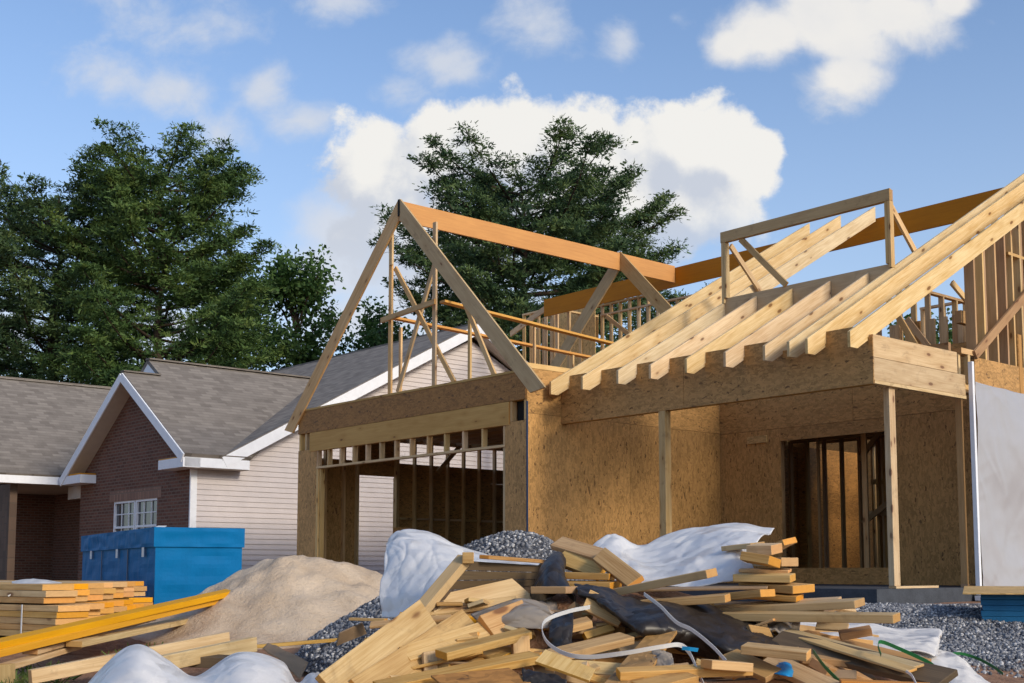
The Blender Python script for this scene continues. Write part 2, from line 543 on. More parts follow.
def stones():
    m, t, b = new_mat('gravel_stone')
    g = t.n('ShaderNodeNewGeometry')
    r = g.outputs['Random Per Island']
    c = t.mix(t.ss(r, 0.0, 0.6), (0.045, 0.05, 0.065), (0.20, 0.205, 0.22))
    c = t.mix(t.ss(r, 0.72, 1.0), c, (0.52, 0.51, 0.50))
    t.put(b.inputs['Base Color'], c)
    b.inputs['Roughness'].default_value = 0.8
    m, t, b = new_mat('gravel_bed')
    tc = t.n('ShaderNodeTexCoord')
    v = t.voro(tc.outputs['Object'], 38, 'Color')
    sp = t.n('ShaderNodeSeparateColor')
    t.put(sp.inputs[0], v)
    vd = t.voro(tc.outputs['Object'], 38)
    c = t.mix(sp.outputs[0], (0.03, 0.033, 0.042), (0.15, 0.15, 0.16))
    t.put(b.inputs['Base Color'], c)
    b.inputs['Roughness'].default_value = 0.9
    t.put(b.inputs['Normal'], t.bump(t.m('SUBTRACT', 1.0, vd), 0.9, 0.03))
    m, t, b = new_mat('sand')
    tc = t.n('ShaderNodeTexCoord')
    p = tc.outputs['Object']
    n = t.noise(p, 2.2, 5, 0.6, .4)
    n2 = t.noise(p, 26, 5, 0.65)
    sz = t.n('ShaderNodeSeparateXYZ')
    t.put(sz.inputs[0], p)
    clay = t.ss(t.m('ADD', sz.outputs[2], t.m('MULTIPLY', n, 0.35)), 0.30, 0.10)
    c = t.mix(t.ss(n, 0.3, 0.7), (0.44, 0.335, 0.235), (0.56, 0.45, 0.335))
    c = t.mix(t.m('MULTIPLY', clay, 0.6), c, (0.34, 0.20, 0.11))
    c = t.mix(t.m('MULTIPLY', t.ss(n2, 0.58, 0.72), 0.5), c, (0.30, 0.21, 0.13))
    t.put(b.inputs['Base Color'], c)
    b.inputs['Roughness'].default_value = 0.95
    t.put(b.inputs['Normal'], t.bump(t.m('ADD', n2, t.m('MULTIPLY', n, 2)), 0.6, 0.035))


stones()


def soil():
    m, t, b = new_mat('soil')
    g = t.n('ShaderNodeNewGeometry')
    p = g.outputs['Position']
    n = t.noise(p, 0.9, 5, 0.6)
    n2 = t.noise(p, 9, 5, 0.65)
    n3 = t.noise(p, 60, 3, 0.6)
    c = t.mix(t.ss(n2, 0.3, 0.7), (0.190, 0.090, 0.048), (0.340, 0.190, 0.110))
    c = t.mix(t.m('MULTIPLY', t.ss(n3, 0.5, 0.75), .6), c, (0.44, 0.29, 0.19))
    c = t.mix(t.m('MULTIPLY', t.ss(n, 0.55, 0.7), .55), c, (0.075, 0.075, 0.03))
    # gravelled yard to the right of the waste heap
    sp = t.n('ShaderNodeSeparateXYZ')
    t.put(sp.inputs[0], p)
    e = t.m('ADD', t.m('MULTIPLY', t.m('SUBTRACT', n, 0.5), 1.6), t.m('MULTIPLY', t.m('SUBTRACT', n2, .5), .8))
    gx = t.ss(t.m('ADD', sp.outputs[0], e), 1.2, 1.9)
    gy = t.m('MULTIPLY', t.ss(t.m('ADD', sp.outputs[1], e), 8.9, 9.7), t.ss(t.m('ADD', sp.outputs[1], e), 15.4, 14.4))
    gm = t.m('MULTIPLY', gx, gy)
    v = t.voro(p, 34, 'Color')
    sc = t.n('ShaderNodeSeparateColor')
    t.put(sc.inputs[0], v)
    vd = t.voro(p, 34)
    gc = t.mix(sc.outputs[0], (0.06, 0.063, 0.075), (0.27, 0.265, 0.27))
    c = t.mix(gm, c, gc)
    t.put(b.inputs['Base Color'], c)
    b.inputs['Roughness'].default_value = 0.95
    h = t.m('ADD', t.m('MULTIPLY', n2, 1.2), t.m('ADD', t.m('MULTIPLY', n3, .5), t.m('MULTIPLY', t.m('MULTIPLY', vd, -1), gm)))
    t.put(b.inputs['Normal'], t.bump(h, 0.8, 0.03))


soil()

# ------------------------------------------------------------------ object helpers
BASE = {}      # root object -> base point in its own frame


def thing(name, label, cat, base, frame='W', group=None):
    o = bpy.data.objects.new(name, None)
    COL.objects.link(o)
    o.empty_display_size = 0.2
    if frame == 'H':
        o.location = H(*base)
        o.rotation_euler = (0, 0, ROT)
    else:
        o.location = base
    tag(o, label, cat, group)
    BASE[o.name] = Vector(base)
    return o


def tag(o, label, cat, group=None, kind=None):
    if label:
        o['label'] = label
    if cat:
        o['category'] = cat
    if group:
        o['group'] = group
    if kind:
        o['kind'] = kind
    return o


def root_base(o):
    while o.parent:
        o = o.parent
    return BASE[o.name]


def raw(name, verts, faces, mat, parent=None, mw=None, smooth=False, base=None, bevel=0.0):
    """mesh object; with a parent, verts are in the parent's frame coordinates (base is subtracted)"""
    me = bpy.data.meshes.new(name)
    if mw is None:
        b = root_base(parent) if parent else Vector(base or (0, 0, 0))
        # children of a part sit in the same local frame, unless the part has its own matrix
        verts = [Vector(v) - b for v in verts]
    me.from_pydata([tuple(v) for v in verts], [], faces)
    me.update()
    if mat:
        me.materials.append(MATS[mat])
    if smooth:
        me.polygons.foreach_set('use_smooth', [True] * len(me.polygons))
    o = bpy.data.objects.new(name, me)
    COL.objects.link(o)
    if parent:
        o.parent = parent
    if mw is not None:
        o.matrix_basis = mw
    elif not parent:
        o.location = base or (0, 0, 0)
    if bevel:
        md = o.modifiers.new('bevel', 'BEVEL')
        md.width = bevel
        md.segments = 2
        md.limit_method = 'ANGLE'
    return o


def extrude(name, mat, parent, origin, X, Y, pts, t, bevel=0.0, centre=False, frame='W', holes=None):
    """polygon pts (2-D, in X/Y from origin) given thickness t along X x Y; object axes = X, Y, Z"""
    X = Vector(X).normalized()
    Y = Vector(Y)
    Y = (Y - X * X.dot(Y)).normalized()
    Z = X.cross(Y)
    o = Vector(origin)
    if parent:
        p = parent
        b = root_base(parent)
        o = o - b
        if parent.parent is not None:      # sub-part: bring into the part's own axes
            pass
    mw = Matrix(((X.x, Y.x, Z.x, o.x), (X.y, Y.y, Z.y, o.y), (X.z, Y.z, Z.z, o.z), (0, 0, 0, 1)))
    if parent and parent.parent is not None:
        mw = parent.matrix_basis.inverted() @ mw
    if parent is None and frame == 'H':
        mw = Matrix.Translation(ORG) @ Matrix.Rotation(ROT, 4, 'Z') @ mw
    area = sum(pts[i][0] * pts[(i + 1) % len(pts)][1] - pts[(i + 1) % len(pts)][0] * pts[i][1] for i in range(len(pts)))
    if area < 0:
        pts = pts[::-1]
    z0, z1 = (-t / 2, t / 2) if centre else (0, t)
    n = len(pts)
    vs = [(x, y, z0) for x, y in pts] + [(x, y, z1) for x, y in pts]
    fs = [tuple(range(n - 1, -1, -1)), tuple(range(n, 2 * n))]
    fs += [(i, (i + 1) % n, n + (i + 1) % n, n + i) for i in range(n)]
    return raw(name, vs, fs, mat, parent, mw, bevel=bevel)


def board(name, mat, parent, p0, p1, w, t, up=(0, 0, 1), roll=0.0, c0=0.0, c1=0.0, bevel=0.003, frame='W'):
    """a board from p0 to p1 (centre line); w across, t along up; c0/c1 slant the end cuts"""
    p0, p1 = Vector(p0), Vector(p1)
    X = (p1 - p0)
    L = X.length
    X.normalize()
    up = Vector(up)
    if abs(X.dot(up.normalized())) > 0.98:
        up = Vector((0, 1, 0)) if abs(X.y) < 0.9 else Vector((1, 0, 0))
    Z = (up - X * X.dot(up)).normalized()
    if roll:
        Z = Matrix.Rotation(R(roll), 3, X) @ Z
    Y = Z.cross(X)
    h = w / 2
    pts = [(-L / 2 + c0 * -h, -h), (L / 2 + c1 * -h, -h), (L / 2 + c1 * h, h), (-L / 2 + c0 * h, h)]
    o = extrude(name, mat, parent, (p0 + p1) / 2, X, Y, pts, t, bevel, True, frame)
    return o


def box(name, mat, parent, a, b, bevel=0.0, frame='W', longest=True):
    """axis-aligned box in the frame; its local X runs along the longest side so the grain follows"""
    a, b = Vector(a), Vector(b)
    lo = Vector(map(min, a, b))
    hi = Vector(map(max, a, b))
    s = hi - lo
    c = (lo + hi) / 2
    k = max(range(3), key=lambda i: s[i])
    ax = [Vector((1, 0, 0)), Vector((0, 1, 0)), Vector((0, 0, 1))]
    i, j = (k + 1) % 3, (k + 2) % 3
    pts = [(-s[k] / 2, -s[i] / 2), (s[k] / 2, -s[i] / 2), (s[k] / 2, s[i] / 2), (-s[k] / 2, s[i] / 2)]
    return extrude(name, mat, parent, c, ax[k], ax[i], pts, s[j], bevel, True, frame)


def solo(o, label, cat, group=None):
    return tag(o, label, cat, group)


def npmesh(name, verts, faces, mat, parent=None, loc=(0, 0, 0), smooth=False):
    me = bpy.data.meshes.new(name)
    verts = np.asarray(verts, np.float32)
    faces = np.asarray(faces, np.int32)
    k = faces.shape[1]
    me.vertices.add(len(verts))
    me.vertices.foreach_set('co', verts.ravel())
    me.loops.add(faces.size)
    me.loops.foreach_set('vertex_index', faces.ravel())
    me.polygons.add(len(faces))
    me.polygons.foreach_set('loop_start', np.arange(len(faces), dtype=np.int32) * k)
    if smooth:
        me.polygons.foreach_set('use_smooth', np.ones(len(faces), bool))
    me.update(calc_edges=True)
    me.validate()
    me.materials.append(MATS[mat])
    o = bpy.data.objects.new(name, me)
    COL.objects.link(o)
    o.location = loc
    if parent:
        o.parent = parent
    return o


# ------------------------------------------------------------------ ground
def ground_z(x, y):
    z = -0.68 + 0.082 * max(0.0, min(11.0, y - 2.0))
    k = max(0.0, min(1.0, (y - 11) / 3))
    z = z * (1 - k) + 0.22 * k if y > 11 else z
    # the spoil under the waste heap
    q = ((x - 0.55) / 1.75) ** 2 + ((y - 6.5) / 1.3) ** 2
    z += 0.86 * math.exp(-q * 1.35)
    z += 0.05 * (noise.noise(Vector((x * .9, y * .9, 0))) + .5 * noise.noise(Vector((x * 2.7, y * 2.7, 3.1)))) * (1 if abs(x) < 30 and y < 14 else .3)
    return z


def build_ground():
    xs = [-900, -400, -200, -100, -60, -40, -28, -20, -16] + [-13 + .16 * i for i in range(164)] + [14, 17, 22, 30, 45, 70, 120, 220, 450, 900]
    ys = [-300, -100, -40, -15, -6, -2, 0, 1, 2, 3] + [3.6 + .14 * i for i in range(86)] + [16.5, 18, 20, 23, 27, 32, 40, 55, 80, 120, 200, 400, 900, 1600]
    vs = [(x, y, ground_z(x, y)) for y in ys for x in xs]
    n = len(xs)
    fs = [(j * n + i, j * n + i + 1, (j + 1) * n + i + 1, (j + 1) * n + i) for j in range(len(ys) - 1) for i in range(n - 1)]
    g = npmesh('ground', vs, fs, 'soil', smooth=True)
    g['kind'] = 'structure'


build_ground()

# pebble field -----------------------------------------------------------
_t = (1 + 5 ** .5) / 2
ICO_V = np.array([(-1, _t, 0), (1, _t, 0), (-1, -_t, 0), (1, -_t, 0), (0, -1, _t), (0, 1, _t), (0, -1, -_t), (0, 1, -_t), (_t, 0, -1), (_t, 0, 1), (-_t, 0, -1), (-_t, 0, 1)]) / 1.9
ICO_F = np.array([(0, 11, 5), (0, 5, 1), (0, 1, 7), (0, 7, 10), (0, 10, 11), (1, 5, 9), (5, 11, 4), (11, 10, 2), (10, 7, 6), (7, 1, 8), (3, 9, 4), (3, 4, 2), (3, 2, 6), (3, 6, 8), (3, 8, 9), (4, 9, 5), (2, 4, 11), (6, 2, 10), (8, 6, 7), (9, 8, 1)])


def pebbles(name, pts, size, rng, mat='gravel_stone', parent=None, loc=(0, 0, 0)):
    n = len(pts)
    q = rng.normal(size=(n, 4))
    q /= np.linalg.norm(q, axis=1)[:, None]
    w, x, y, z = q.T
    M = np.stack([1 - 2 * (y * y + z * z), 2 * (x * y - w * z), 2 * (x * z + w * y), 2 * (x * y + w * z), 1 - 2 * (x * x + z * z), 2 * (y * z - w * x),
                  2 * (x * z - w * y), 2 * (y * z + w * x), 1 - 2 * (x * x + y * y)], 1).reshape(n, 3, 3)
    s = size * rng.uniform(0.5, 1.35, (n, 1, 1)) * rng.uniform(0.65, 1.2, (n, 1, 3))
    v = ICO_V[None] * s * rng.uniform(0.75, 1.2, (n, 12, 1))
    v = np.einsum('nij,nkj->nki', M, v) + np.asarray(pts)[:, None]
    f = (ICO_F[None] + 12 * np.arange(n)[:, None, None]).reshape(-1, 3)
    return npmesh(name, v.reshape(-1, 3), f, mat, parent, loc)


def gravel_yard():
    rng = np.random.default_rng(3)
    pts = []
    while len(pts) < 15000:
        y = rng.uniform(8.9, 14.3)
        x = rng.uniform(.22, .45) * y * 1.0
        if y < 9.6 + .5 * math.sin(x * 3) and rng.random() < .75:
            continue
        pts.append((x, y, ground_z(x, y) + 0.004))
    o = pebbles('gravel', pts, 0.015, rng)
    tag(o, 'loose blue grey crushed gravel spread between the waste heap and the unfinished porch', 'gravel', kind='stuff')


gravel_yard()

# ------------------------------------------------------------------ house under construction
UG, VG, LG = -5.351, -0.69, -11.83          # garage side wall, garage front, garage left wall
PB = 3.73                                   # porch back wall
SL = 0.40                                   # slab top
SLOPE = 0.555
house = thing('unfinished_house', 'timber framed house under construction with raw board walls and open pale rafters', 'house', (-5.9, 3, 0.2), 'H')


def hb(name, mat, a, b, parent=house, bevel=0.0):
    return box(name, mat, parent, a, b, bevel)


def hbd(name, mat, p0, p1, w, t, up=(0, 0, 1), parent=house, **k):
    return board(name, mat, parent, p0, p1, w, t, up, **k)


def panel_u(name, mat, v, u0, u1, w0, w1, t=0.012, parent=house):      # panel facing -v
    return hb(name, mat, (u0, v, w0), (u1, v + t, w1), parent)


def panel_v(name, mat, u, v0, v1, w0, w1, t=0.012, parent=house):      # panel facing +u
    return hb(name, mat, (u - t, v0, w0), (u, v1, w1), parent)


# slabs
hb('foundation_slab', 'concrete', (LG, VG + .02, 0.05), (UG - .005, 13, SL - .01))
hb('porch_slab', 'concrete', (UG - .004, -0.02, 0.05), (0.06, 13, SL - .004))

# --- garage front
FV = VG
panel_u('wall_panel', 'osb', FV, LG, -11.20, SL, 2.84)
panel_u('wall_panel', 'osb', FV, -5.85, UG - .013, SL, 2.84)
hb('stud', 'pine_stud', (-11.195, FV + .005, SL), (-11.13, FV + .10, 2.47))
hb('stud', 'pine_stud', (-11.12, FV + .03, SL), (-11.08, FV + .12, 2.47))
hb('stud', 'pine_stud', (-5.92, FV + .02, SL), (-5.855, FV + .11, 2.47))
hb('header', 'pine_header', (-11.42, FV - .012, 2.80), (-5.75, FV + .08, 3.148))
for u in [-11.19, -10.83, -10.43, -10.01, -9.60, -9.18, -8.74, -8.30, -7.83, -7.37, -6.90, -6.42, -5.90]:
    hb('cripple_stud', 'pine_stud', (u, FV + .004, 2.512), (u + .04, FV + .094, 2.798))
hb('opening_plate', 'pine_stud', (-11.2, FV - .004, 2.472), (-5.853, FV + .095, 2.51))
for u in (-11.81, -11.60):
    hb('cripple_stud', 'pine_stud', (u, FV + .004, 2.845), (u + .05, FV + .094, 3.148))
for u in (-5.74, -5.42):
    hb('cripple_stud', 'pine_stud', (u, FV + .004, 2.845), (u + .05, FV + .094, 3.148))
hb('cavity_shade', 'shade_mark_black', (-5.68, FV + .1, 2.845), (-5.43, FV + .12, 3.148))  # black panel painting the dark of the small opening
panel_u('header_panel', 'osb_brown', FV - .012, LG, UG - .015, 3.155, 3.57)
hb('top_plate', 'pine_header', (LG, FV - .02, 3.574), (UG - .015, FV + .09, 3.61))
hb('top_plate', 'pine_header', (LG, FV + .004, 3.152), (UG - .02, FV + .10, 3.56))
hb('sealing_tape', 'blue_tape', (UG - .01, FV - .006, .9), (UG + .006, FV + .018, 3.12))

# --- garage left wall
panel_v('wall_panel', 'osb', LG + .012, FV + .013, 0.62, SL, 2.74)
panel_v('wall_panel', 'osb', LG + .012, 0.62, 1.60, 2.46, 3.2)
panel_v('wall_panel', 'osb', LG + .012, 1.49, 4.0, SL, 2.74 - .3)
panel_v('wall_panel', 'osb', LG + .012, 1.605, 6.2, 2.44, 2.74)
panel_v('wall_panel', 'osb', LG + .012, 4.003, 6.2, SL, 2.437)
v = FV + .12
while v < 6.2:
    if not (0.55 < v < 1.5):
        hb('stud', 'pine_stud', (LG + .014, v, SL), (LG + .10, v + .04, 3.15))
    v += 0.42
for vv in (0.575, 1.495):
    hb('stud', 'pine_stud', (LG + .014, vv, SL), (LG + .104, vv + .042, 3.14))
for a in (-0.53, 1.54, 1.96, 2.38, 2.8, 3.22, 3.64, 4.06, 4.48):
    hb('blocking', 'pine_stud', (LG + .016, a + .05, 1.62), (LG + .09, a + .36, 1.66))
hb('top_plate', 'pine_stud', (LG, FV + .1, 3.152), (LG + .1, 6.2, 3.235))
hbd('brace', 'pine_stud', (LG + .13, 2.5, 2.6), (LG + .13, 3.1, 3.2), .09, .038, (1, 0, 0))
# back wall of the garage
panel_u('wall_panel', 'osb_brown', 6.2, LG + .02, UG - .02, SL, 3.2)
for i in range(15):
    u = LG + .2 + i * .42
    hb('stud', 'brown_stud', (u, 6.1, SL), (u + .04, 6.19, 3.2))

# --- garage side wall (also the left side of the porch)
panel_v('wall_panel', 'osb', UG, FV, 1.50, SL, 2.94)
panel_v('wall_panel', 'osb', UG, 1.504, PB, SL, 2.94)
panel_v('wall_panel', 'osb', UG, FV, 1.50, 2.945, 3.62)
panel_v('wall_panel', 'osb', UG, 1.504, PB, 2.945, 3.62)
for i in range(10):
    v = FV + .03 + i * .45
    hb('stud', 'brown_stud', (UG - .10, v + .1, SL), (UG - .014, v + .14, 3.55))
hb('top_plate', 'pine_stud', (UG - .104, FV + .01, 3.625), (UG, 6.2, 3.70))
# loft floor over the garage
hb('loft_floor', 'osb_brown', (LG + .12, FV + .16, 3.34), (UG - .12, 6.15, 3.36))
v = FV + .3
while v < 6:
    hb('joist', 'brown_stud', (LG + .11, v, 3.16), (UG - .11, v + .04, 3.335))
    v += .42

# --- garage gable: two front rafters, ridge, second pair
UM = (LG + UG) / 2


def gable_rafter(s, v, mat, drop=3.66, t=.038, depth=.265):
    # s = -1 goes down to the left, +1 to the right; 45 degree pitch
    top = Vector((UM + s * .026, v, 6.93))
    X = Vector((s, 0, -1)).normalized()
    Y = Vector((-s, 0, -1)).normalized()
    L = drop * math.sqrt(2)
    pts = [(0, 0), (L, 0), (L - depth * .75, depth), (depth, depth)] if s > 0 else [(0, 0), (L, 0), (L - depth * .6, depth), (depth, depth)]
    return extrude('rafter', mat, house, top, X, Y, pts, t, 0.003, True)


gable_rafter(-1, FV - .03, 'pine_stud')
gable_rafter(1, FV - .03, 'pine_weathered')
gable_rafter(-1, 4.65, 'pine_weathered')
gable_rafter(1, 4.65, 'pine_weathered')
hb('ridge_board', 'lvl_orange', (UM - .022, FV - .045, 6.55), (UM + .022, 6.26, 6.90))
hb('ridge_end_shade', 'shade_mark_black', (UM - .023, FV - .06, 6.63), (UM + .023, FV - .046, 6.925))  # black cap painting the shaded gap between the rafter tops
# gable uprights, braces and walkway boards
GV = FV + .07
hbd('gable_upright', 'pine_stud', (-8.97, GV, 3.61), (-8.97, GV, 6.36), .09, .04, (0, 1, 0))
hbd('gable_upright', 'pine_stud', (-8.90, GV - .05, 5.85), (-8.90, GV - .05, 6.4), .09, .04, (0, 1, 0))
hbd('gable_upright', 'pine_stud', (-7.72, GV, 3.61), (-7.72, GV, 6.36), .09, .04, (0, 1, 0))
hbd('brace', 'pine_stud', (-8.92, GV + .05, 5.82), (-7.25, GV + .05, 3.63), .085, .038, (0, 1, 0))
hbd('brace', 'pine_stud', (-7.74, GV + .09, 5.9), (-8.87, GV + .09, 3.65), .085, .038, (0, 1, 0))
hbd('brace', 'pine_stud', (-7.30, GV + .03, 5.45), (-6.22, GV + .03, 3.62), .085, .038, (0, 1, 0))
hbd('gable_upright', 'pine_stud', (-6.92, GV + 0.1, 3.61), (-6.92, GV + .1, 4.6), .06, .04, (0, 1, 0))
hbd('gable_upright', 'pine_stud', (-8.95, GV + .2, 3.38), (-8.95, GV + .2, 4.8), .06, .04, (0, 1, 0))
hbd('walkway_board', 'lvl_yellow', (-8.95, FV - .02, 4.95), (-8.88, 5.2, 4.74), .14, .04)
hbd('walkway_board', 'lvl_yellow', (-7.40, FV - .02, 4.96), (-7.34, 5.2, 4.60), .14, .04)
hbd('walkway_support', 'pine_weathered', (-9.08, FV - .05, 4.90), (-7.55, FV - .05, 4.98), .09, .04, (0, 1, 0))
hbd('gable_upright', 'pine_stud', (-7.36, 1.26, 3.62), (-7.36, 1.26, 4.78), .05, .04, (0, 1, 0))
hbd('gable_upright', 'pine_stud', (-7.36, 3.4, 3.62), (-7.36, 3.4, 4.66), .09, .04, (0, 1, 0))
hbd('gable_upright', 'pine_stud', (-8.88, 3.6, 3.38), (-8.88, 3.6, 4.76), .09, .04, (0, 1, 0))

# --- porch beam and posts
hb('porch_beam', 'osb', (UG + .004, 0, 2.827), (-2.893, .014, 3.395))
hb('porch_beam', 'osb', (-2.887, 0, 2.827), (.085, .014, 3.395))
hb('beam_core', 'pine_header', (UG + .004, .016, 2.835), (.02, .12, 3.39))
hb('porch_beam', 'osb', (UG + .004, .122, 2.83), (.018, .134, 3.39))
hb('side_header', 'pine_pale', (.03, .018, 3.15), (.083, 1.93, 3.425), bevel=.003)
hb('side_header', 'pine_pale', (.03, .018, 2.875), (.083, 2.12, 3.146), bevel=.003)
hb('side_header', 'pine_pale', (.03, .018, 2.83), (.09, 2.12, 2.871))
hb('porch_post', 'pine_pale', (.005 - .05, .40, SL + .03), (.085 - .05, .53, 2.828), bevel=.004)
hb('post_base', 'pine_pale', (-.045, .40, SL), (.055, 1.35, SL + .028))
hb('porch_post', 'pine_pale', (-3.36, .0, SL), (-3.24, .12, 2.826), bevel=.004)

# --- porch back wall with window opening
WL, WR, WB_, WT_ = -4.09, -2.15, .655, 2.72
seam = 2.93
panel_u('wall_panel', 'osb', PB, UG + .003, WL, SL, seam - .003)
panel_u('wall_panel', 'osb', PB, WR, 0, SL, seam - .003)
panel_u('wall_panel', 'osb', PB, WL, WR, SL, WB_)
panel_u('wall_panel', 'osb', PB, WL, WR, WT_, seam - .003)
panel_u('wall_panel', 'osb', PB, UG + .003, -2.7, seam + .003, 3.9)
panel_u('wall_panel', 'osb', PB, -2.694, 0, seam + .003, 3.9)
hb('wall_block', 'osb_pale', (-4.75, PB - .03, 2.72), (-4.35, PB, 2.84))
for i in range(14):
    u = UG + .05 + i * .405
    if WL - .03 < u < WR:
        continue
    hb('stud', 'brown_stud', (u, PB + .014, SL), (u + .04, PB + .10, 3.9))
for u in (WL - .042, WR + .002):
    hb('stud', 'brown_stud', (u, PB + .0135, SL), (u + .04, PB + .104, 3.0))
hb('header', 'brown_stud', (WL - .04, PB + .016, WT_ + .006), (WR + .04, PB + .10, 3.0))
hb('sill', 'brown_stud', (WL, PB + .0145, WB_ - .04), (WR, PB + .103, WB_))

# --- rooms behind
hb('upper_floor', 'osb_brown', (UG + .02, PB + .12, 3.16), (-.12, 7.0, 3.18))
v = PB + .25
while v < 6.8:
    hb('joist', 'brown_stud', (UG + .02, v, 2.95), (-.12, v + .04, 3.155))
    v += .42
rs = random.Random(5)


def stud_wall_u(v, u0, u1, w0, w1, mat='brown_stud', step=.41, skip=()):
    hb('wall_plate', mat, (u0, v, w0), (u1, v + .09, w0 + .04))
    hb('wall_plate', mat, (u0, v, w1 - .04), (u1, v + .09, w1))
    u = u0 + .01
    i = 0
    while u < u1 - .03:
        if i not in skip:
            hb('stud', mat, (u, v + .002, w0 + .04), (u + .04, v + .088, w1 - .04))
        u += step
        i += 1


def stud_wall_v(u, v0, v1, w0, w1, mat='brown_stud', step=.41, skip=()):
    hb('wall_plate', mat, (u - .09, v0, w0), (u, v1, w0 + .04))
    hb('wall_plate', mat, (u - .09, v0, w1 - .04), (u, v1, w1))
    v = v0 + .01
    i = 0
    while v < v1 - .03:
        if i not in skip:
            hb('stud', mat, (u - .088, v, w0 + .04), (u - .002, v + .04, w1 - .04))
        v += step
        i += 1


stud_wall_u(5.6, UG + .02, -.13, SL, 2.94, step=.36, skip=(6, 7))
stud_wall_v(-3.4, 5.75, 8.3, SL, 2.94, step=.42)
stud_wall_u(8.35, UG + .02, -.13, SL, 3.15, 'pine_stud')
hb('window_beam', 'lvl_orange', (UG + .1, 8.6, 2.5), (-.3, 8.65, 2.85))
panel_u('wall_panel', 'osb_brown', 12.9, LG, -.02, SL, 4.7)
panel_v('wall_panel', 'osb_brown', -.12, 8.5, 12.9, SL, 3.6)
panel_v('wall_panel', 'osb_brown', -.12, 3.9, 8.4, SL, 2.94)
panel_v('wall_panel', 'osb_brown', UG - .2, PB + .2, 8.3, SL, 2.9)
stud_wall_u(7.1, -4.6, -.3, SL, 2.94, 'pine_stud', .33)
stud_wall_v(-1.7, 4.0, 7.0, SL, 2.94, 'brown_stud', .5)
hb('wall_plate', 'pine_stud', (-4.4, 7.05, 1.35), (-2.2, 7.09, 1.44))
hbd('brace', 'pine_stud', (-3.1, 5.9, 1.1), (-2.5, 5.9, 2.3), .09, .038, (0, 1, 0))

ri = random.Random(8)
for k in range(11):
    u0, v0 = ri.uniform(-4.3, -1.2), ri.uniform(4.4, 6.9)
    hb('stud', ri.choice(['brown_stud', 'pine_stud']), (u0, v0, SL), (u0 + ri.choice([.04, .09]), v0 + .04, 2.94))
for k in range(5):
    u0, v0, w0 = ri.uniform(-4.2, -2.6), ri.uniform(4.6, 7.0), ri.uniform(.9, 2.7)
    hbd('brace', ri.choice(['brown_stud', 'pine_stud']), (u0, v0, w0), (u0 + ri.uniform(.5, 1.2), v0 + .02, w0 + ri.choice([0, 0, .7])), .09, .04, (0, 1, 0))

# --- right-hand side wall
stud_wall_v(-.015, 2.16, 13, SL, 2.98, 'brown_stud', .41)
hb('top_plate', 'pine_stud', (-.11, 2.13, 2.985), (-.01, 13, 3.06))
hb('stud', 'pine_stud', (-.10, 2.13, 3.06), (-.012, 2.18, 3.44))
hb('stud', 'pine_stud', (-.03, 2.30, 3.065), (.03, 2.36, 3.44))
hb('stud', 'pine_stud', (-.10, 2.14, 3.445), (.03, 2.52, 3.52))
hb('cavity_shade', 'shade_mark_black', (-.06, 2.36, 3.065), (-.03, 2.5, 3.44))  # black strip painting the shade inside the wall gap
panel_v('wall_panel', 'osb', 0, 2.52, 5.0, 3.06, 3.44)
panel_v('wall_panel', 'osb', 0, 5.003, 13, 3.06, 3.44)
hb('top_plate', 'brown_stud', (-3.2, 2.06, 3.36), (-.105, 2.12, 3.60))
# gable studs above it, cut under the last rafter
v = 2.62
k = 0
while v < 9.6:
    wtop = 3.34 + SLOPE * (v + .05) if v < 6 else 3.34 + SLOPE * (12.4 - v)
    hb('gable_stud', 'pine_stud' if k % 3 else 'brown_stud', (-.16, v, 3.445), (-.02, v + .04, wtop))
    if k % 4 == 1:
        hb('gable_stud', 'brown_stud', (-.16, v + .043, 3.445), (-.02, v + .083, wtop + .02))
    v += (.24, .34, .28, .20)[k % 4]
    k += 1
u = -2.5
k = 0
while u < -.2:
    hb('gable_stud', ('pine_stud', 'brown_stud', 'pine_stud')[k % 3], (u, PB + .12, 3.45 if k % 4 else 3.2), (u + .085, PB + .16, (3.34 + SLOPE * PB) if u > -.95 else 4.35))
    if k % 5 == 2:
        hb('gable_stud', 'pine_stud', (u + .088, PB + .12, 3.45), (u + .17, PB + .16, (3.34 + SLOPE * PB) if u > -.95 else 4.35))
        u += .06
    u += (.17, .24, .20)[k % 3]
    k += 1
hbd('brace', 'pine_stud', (-1.75, PB + .06, 4.4), (-1.1, PB + .06, 3.5), .09, .038, (0, 1, 0))
v = PB + .2
while v < 8.5:
    hb('gable_stud', 'pine_stud', (-.86, v, 3.2), (-.77, v + .04, min(3.3 + SLOPE * v, 6.3)))
    v += .41
hb('gable_plate', 'pine_stud', (-.14, 3.6, 5.02), (-.02, 9, 5.06))
hb('gable_plate', 'brown_stud', (-.30, 2.6, 3.95), (-.21, 9, 4.12))
hbd('brace', 'brown_stud', (.05, 2.45, 3.45), (.05, 4.6, 4.95), .12, .04, (1, 0, 0))
hbd('brace', 'pine_stud', (-.9, 3.2, 3.2), (-1.8, 3.2, 4.8), .09, .04, (0, 1, 0))
hbd('brace', 'pine_stud', (-.5, 2.9, 4.6), (-.1, 4.0, 3.5), .09, .04, (1, 0, 0))
hbd('brace', 'pine_stud', (-.6, 5.4, 5.2), (-.1, 6.6, 3.5), .12, .04, (1, 0, 0))
# interior upper stud wall seen between the gable studs
stud_wall_v(-1.9, PB + .15, 8, 3.2, 5.0, 'pine_stud', .41)
stud_wall_u(6.6, -3.2, -.2, 3.2, 5.2, 'pine_stud', .4)

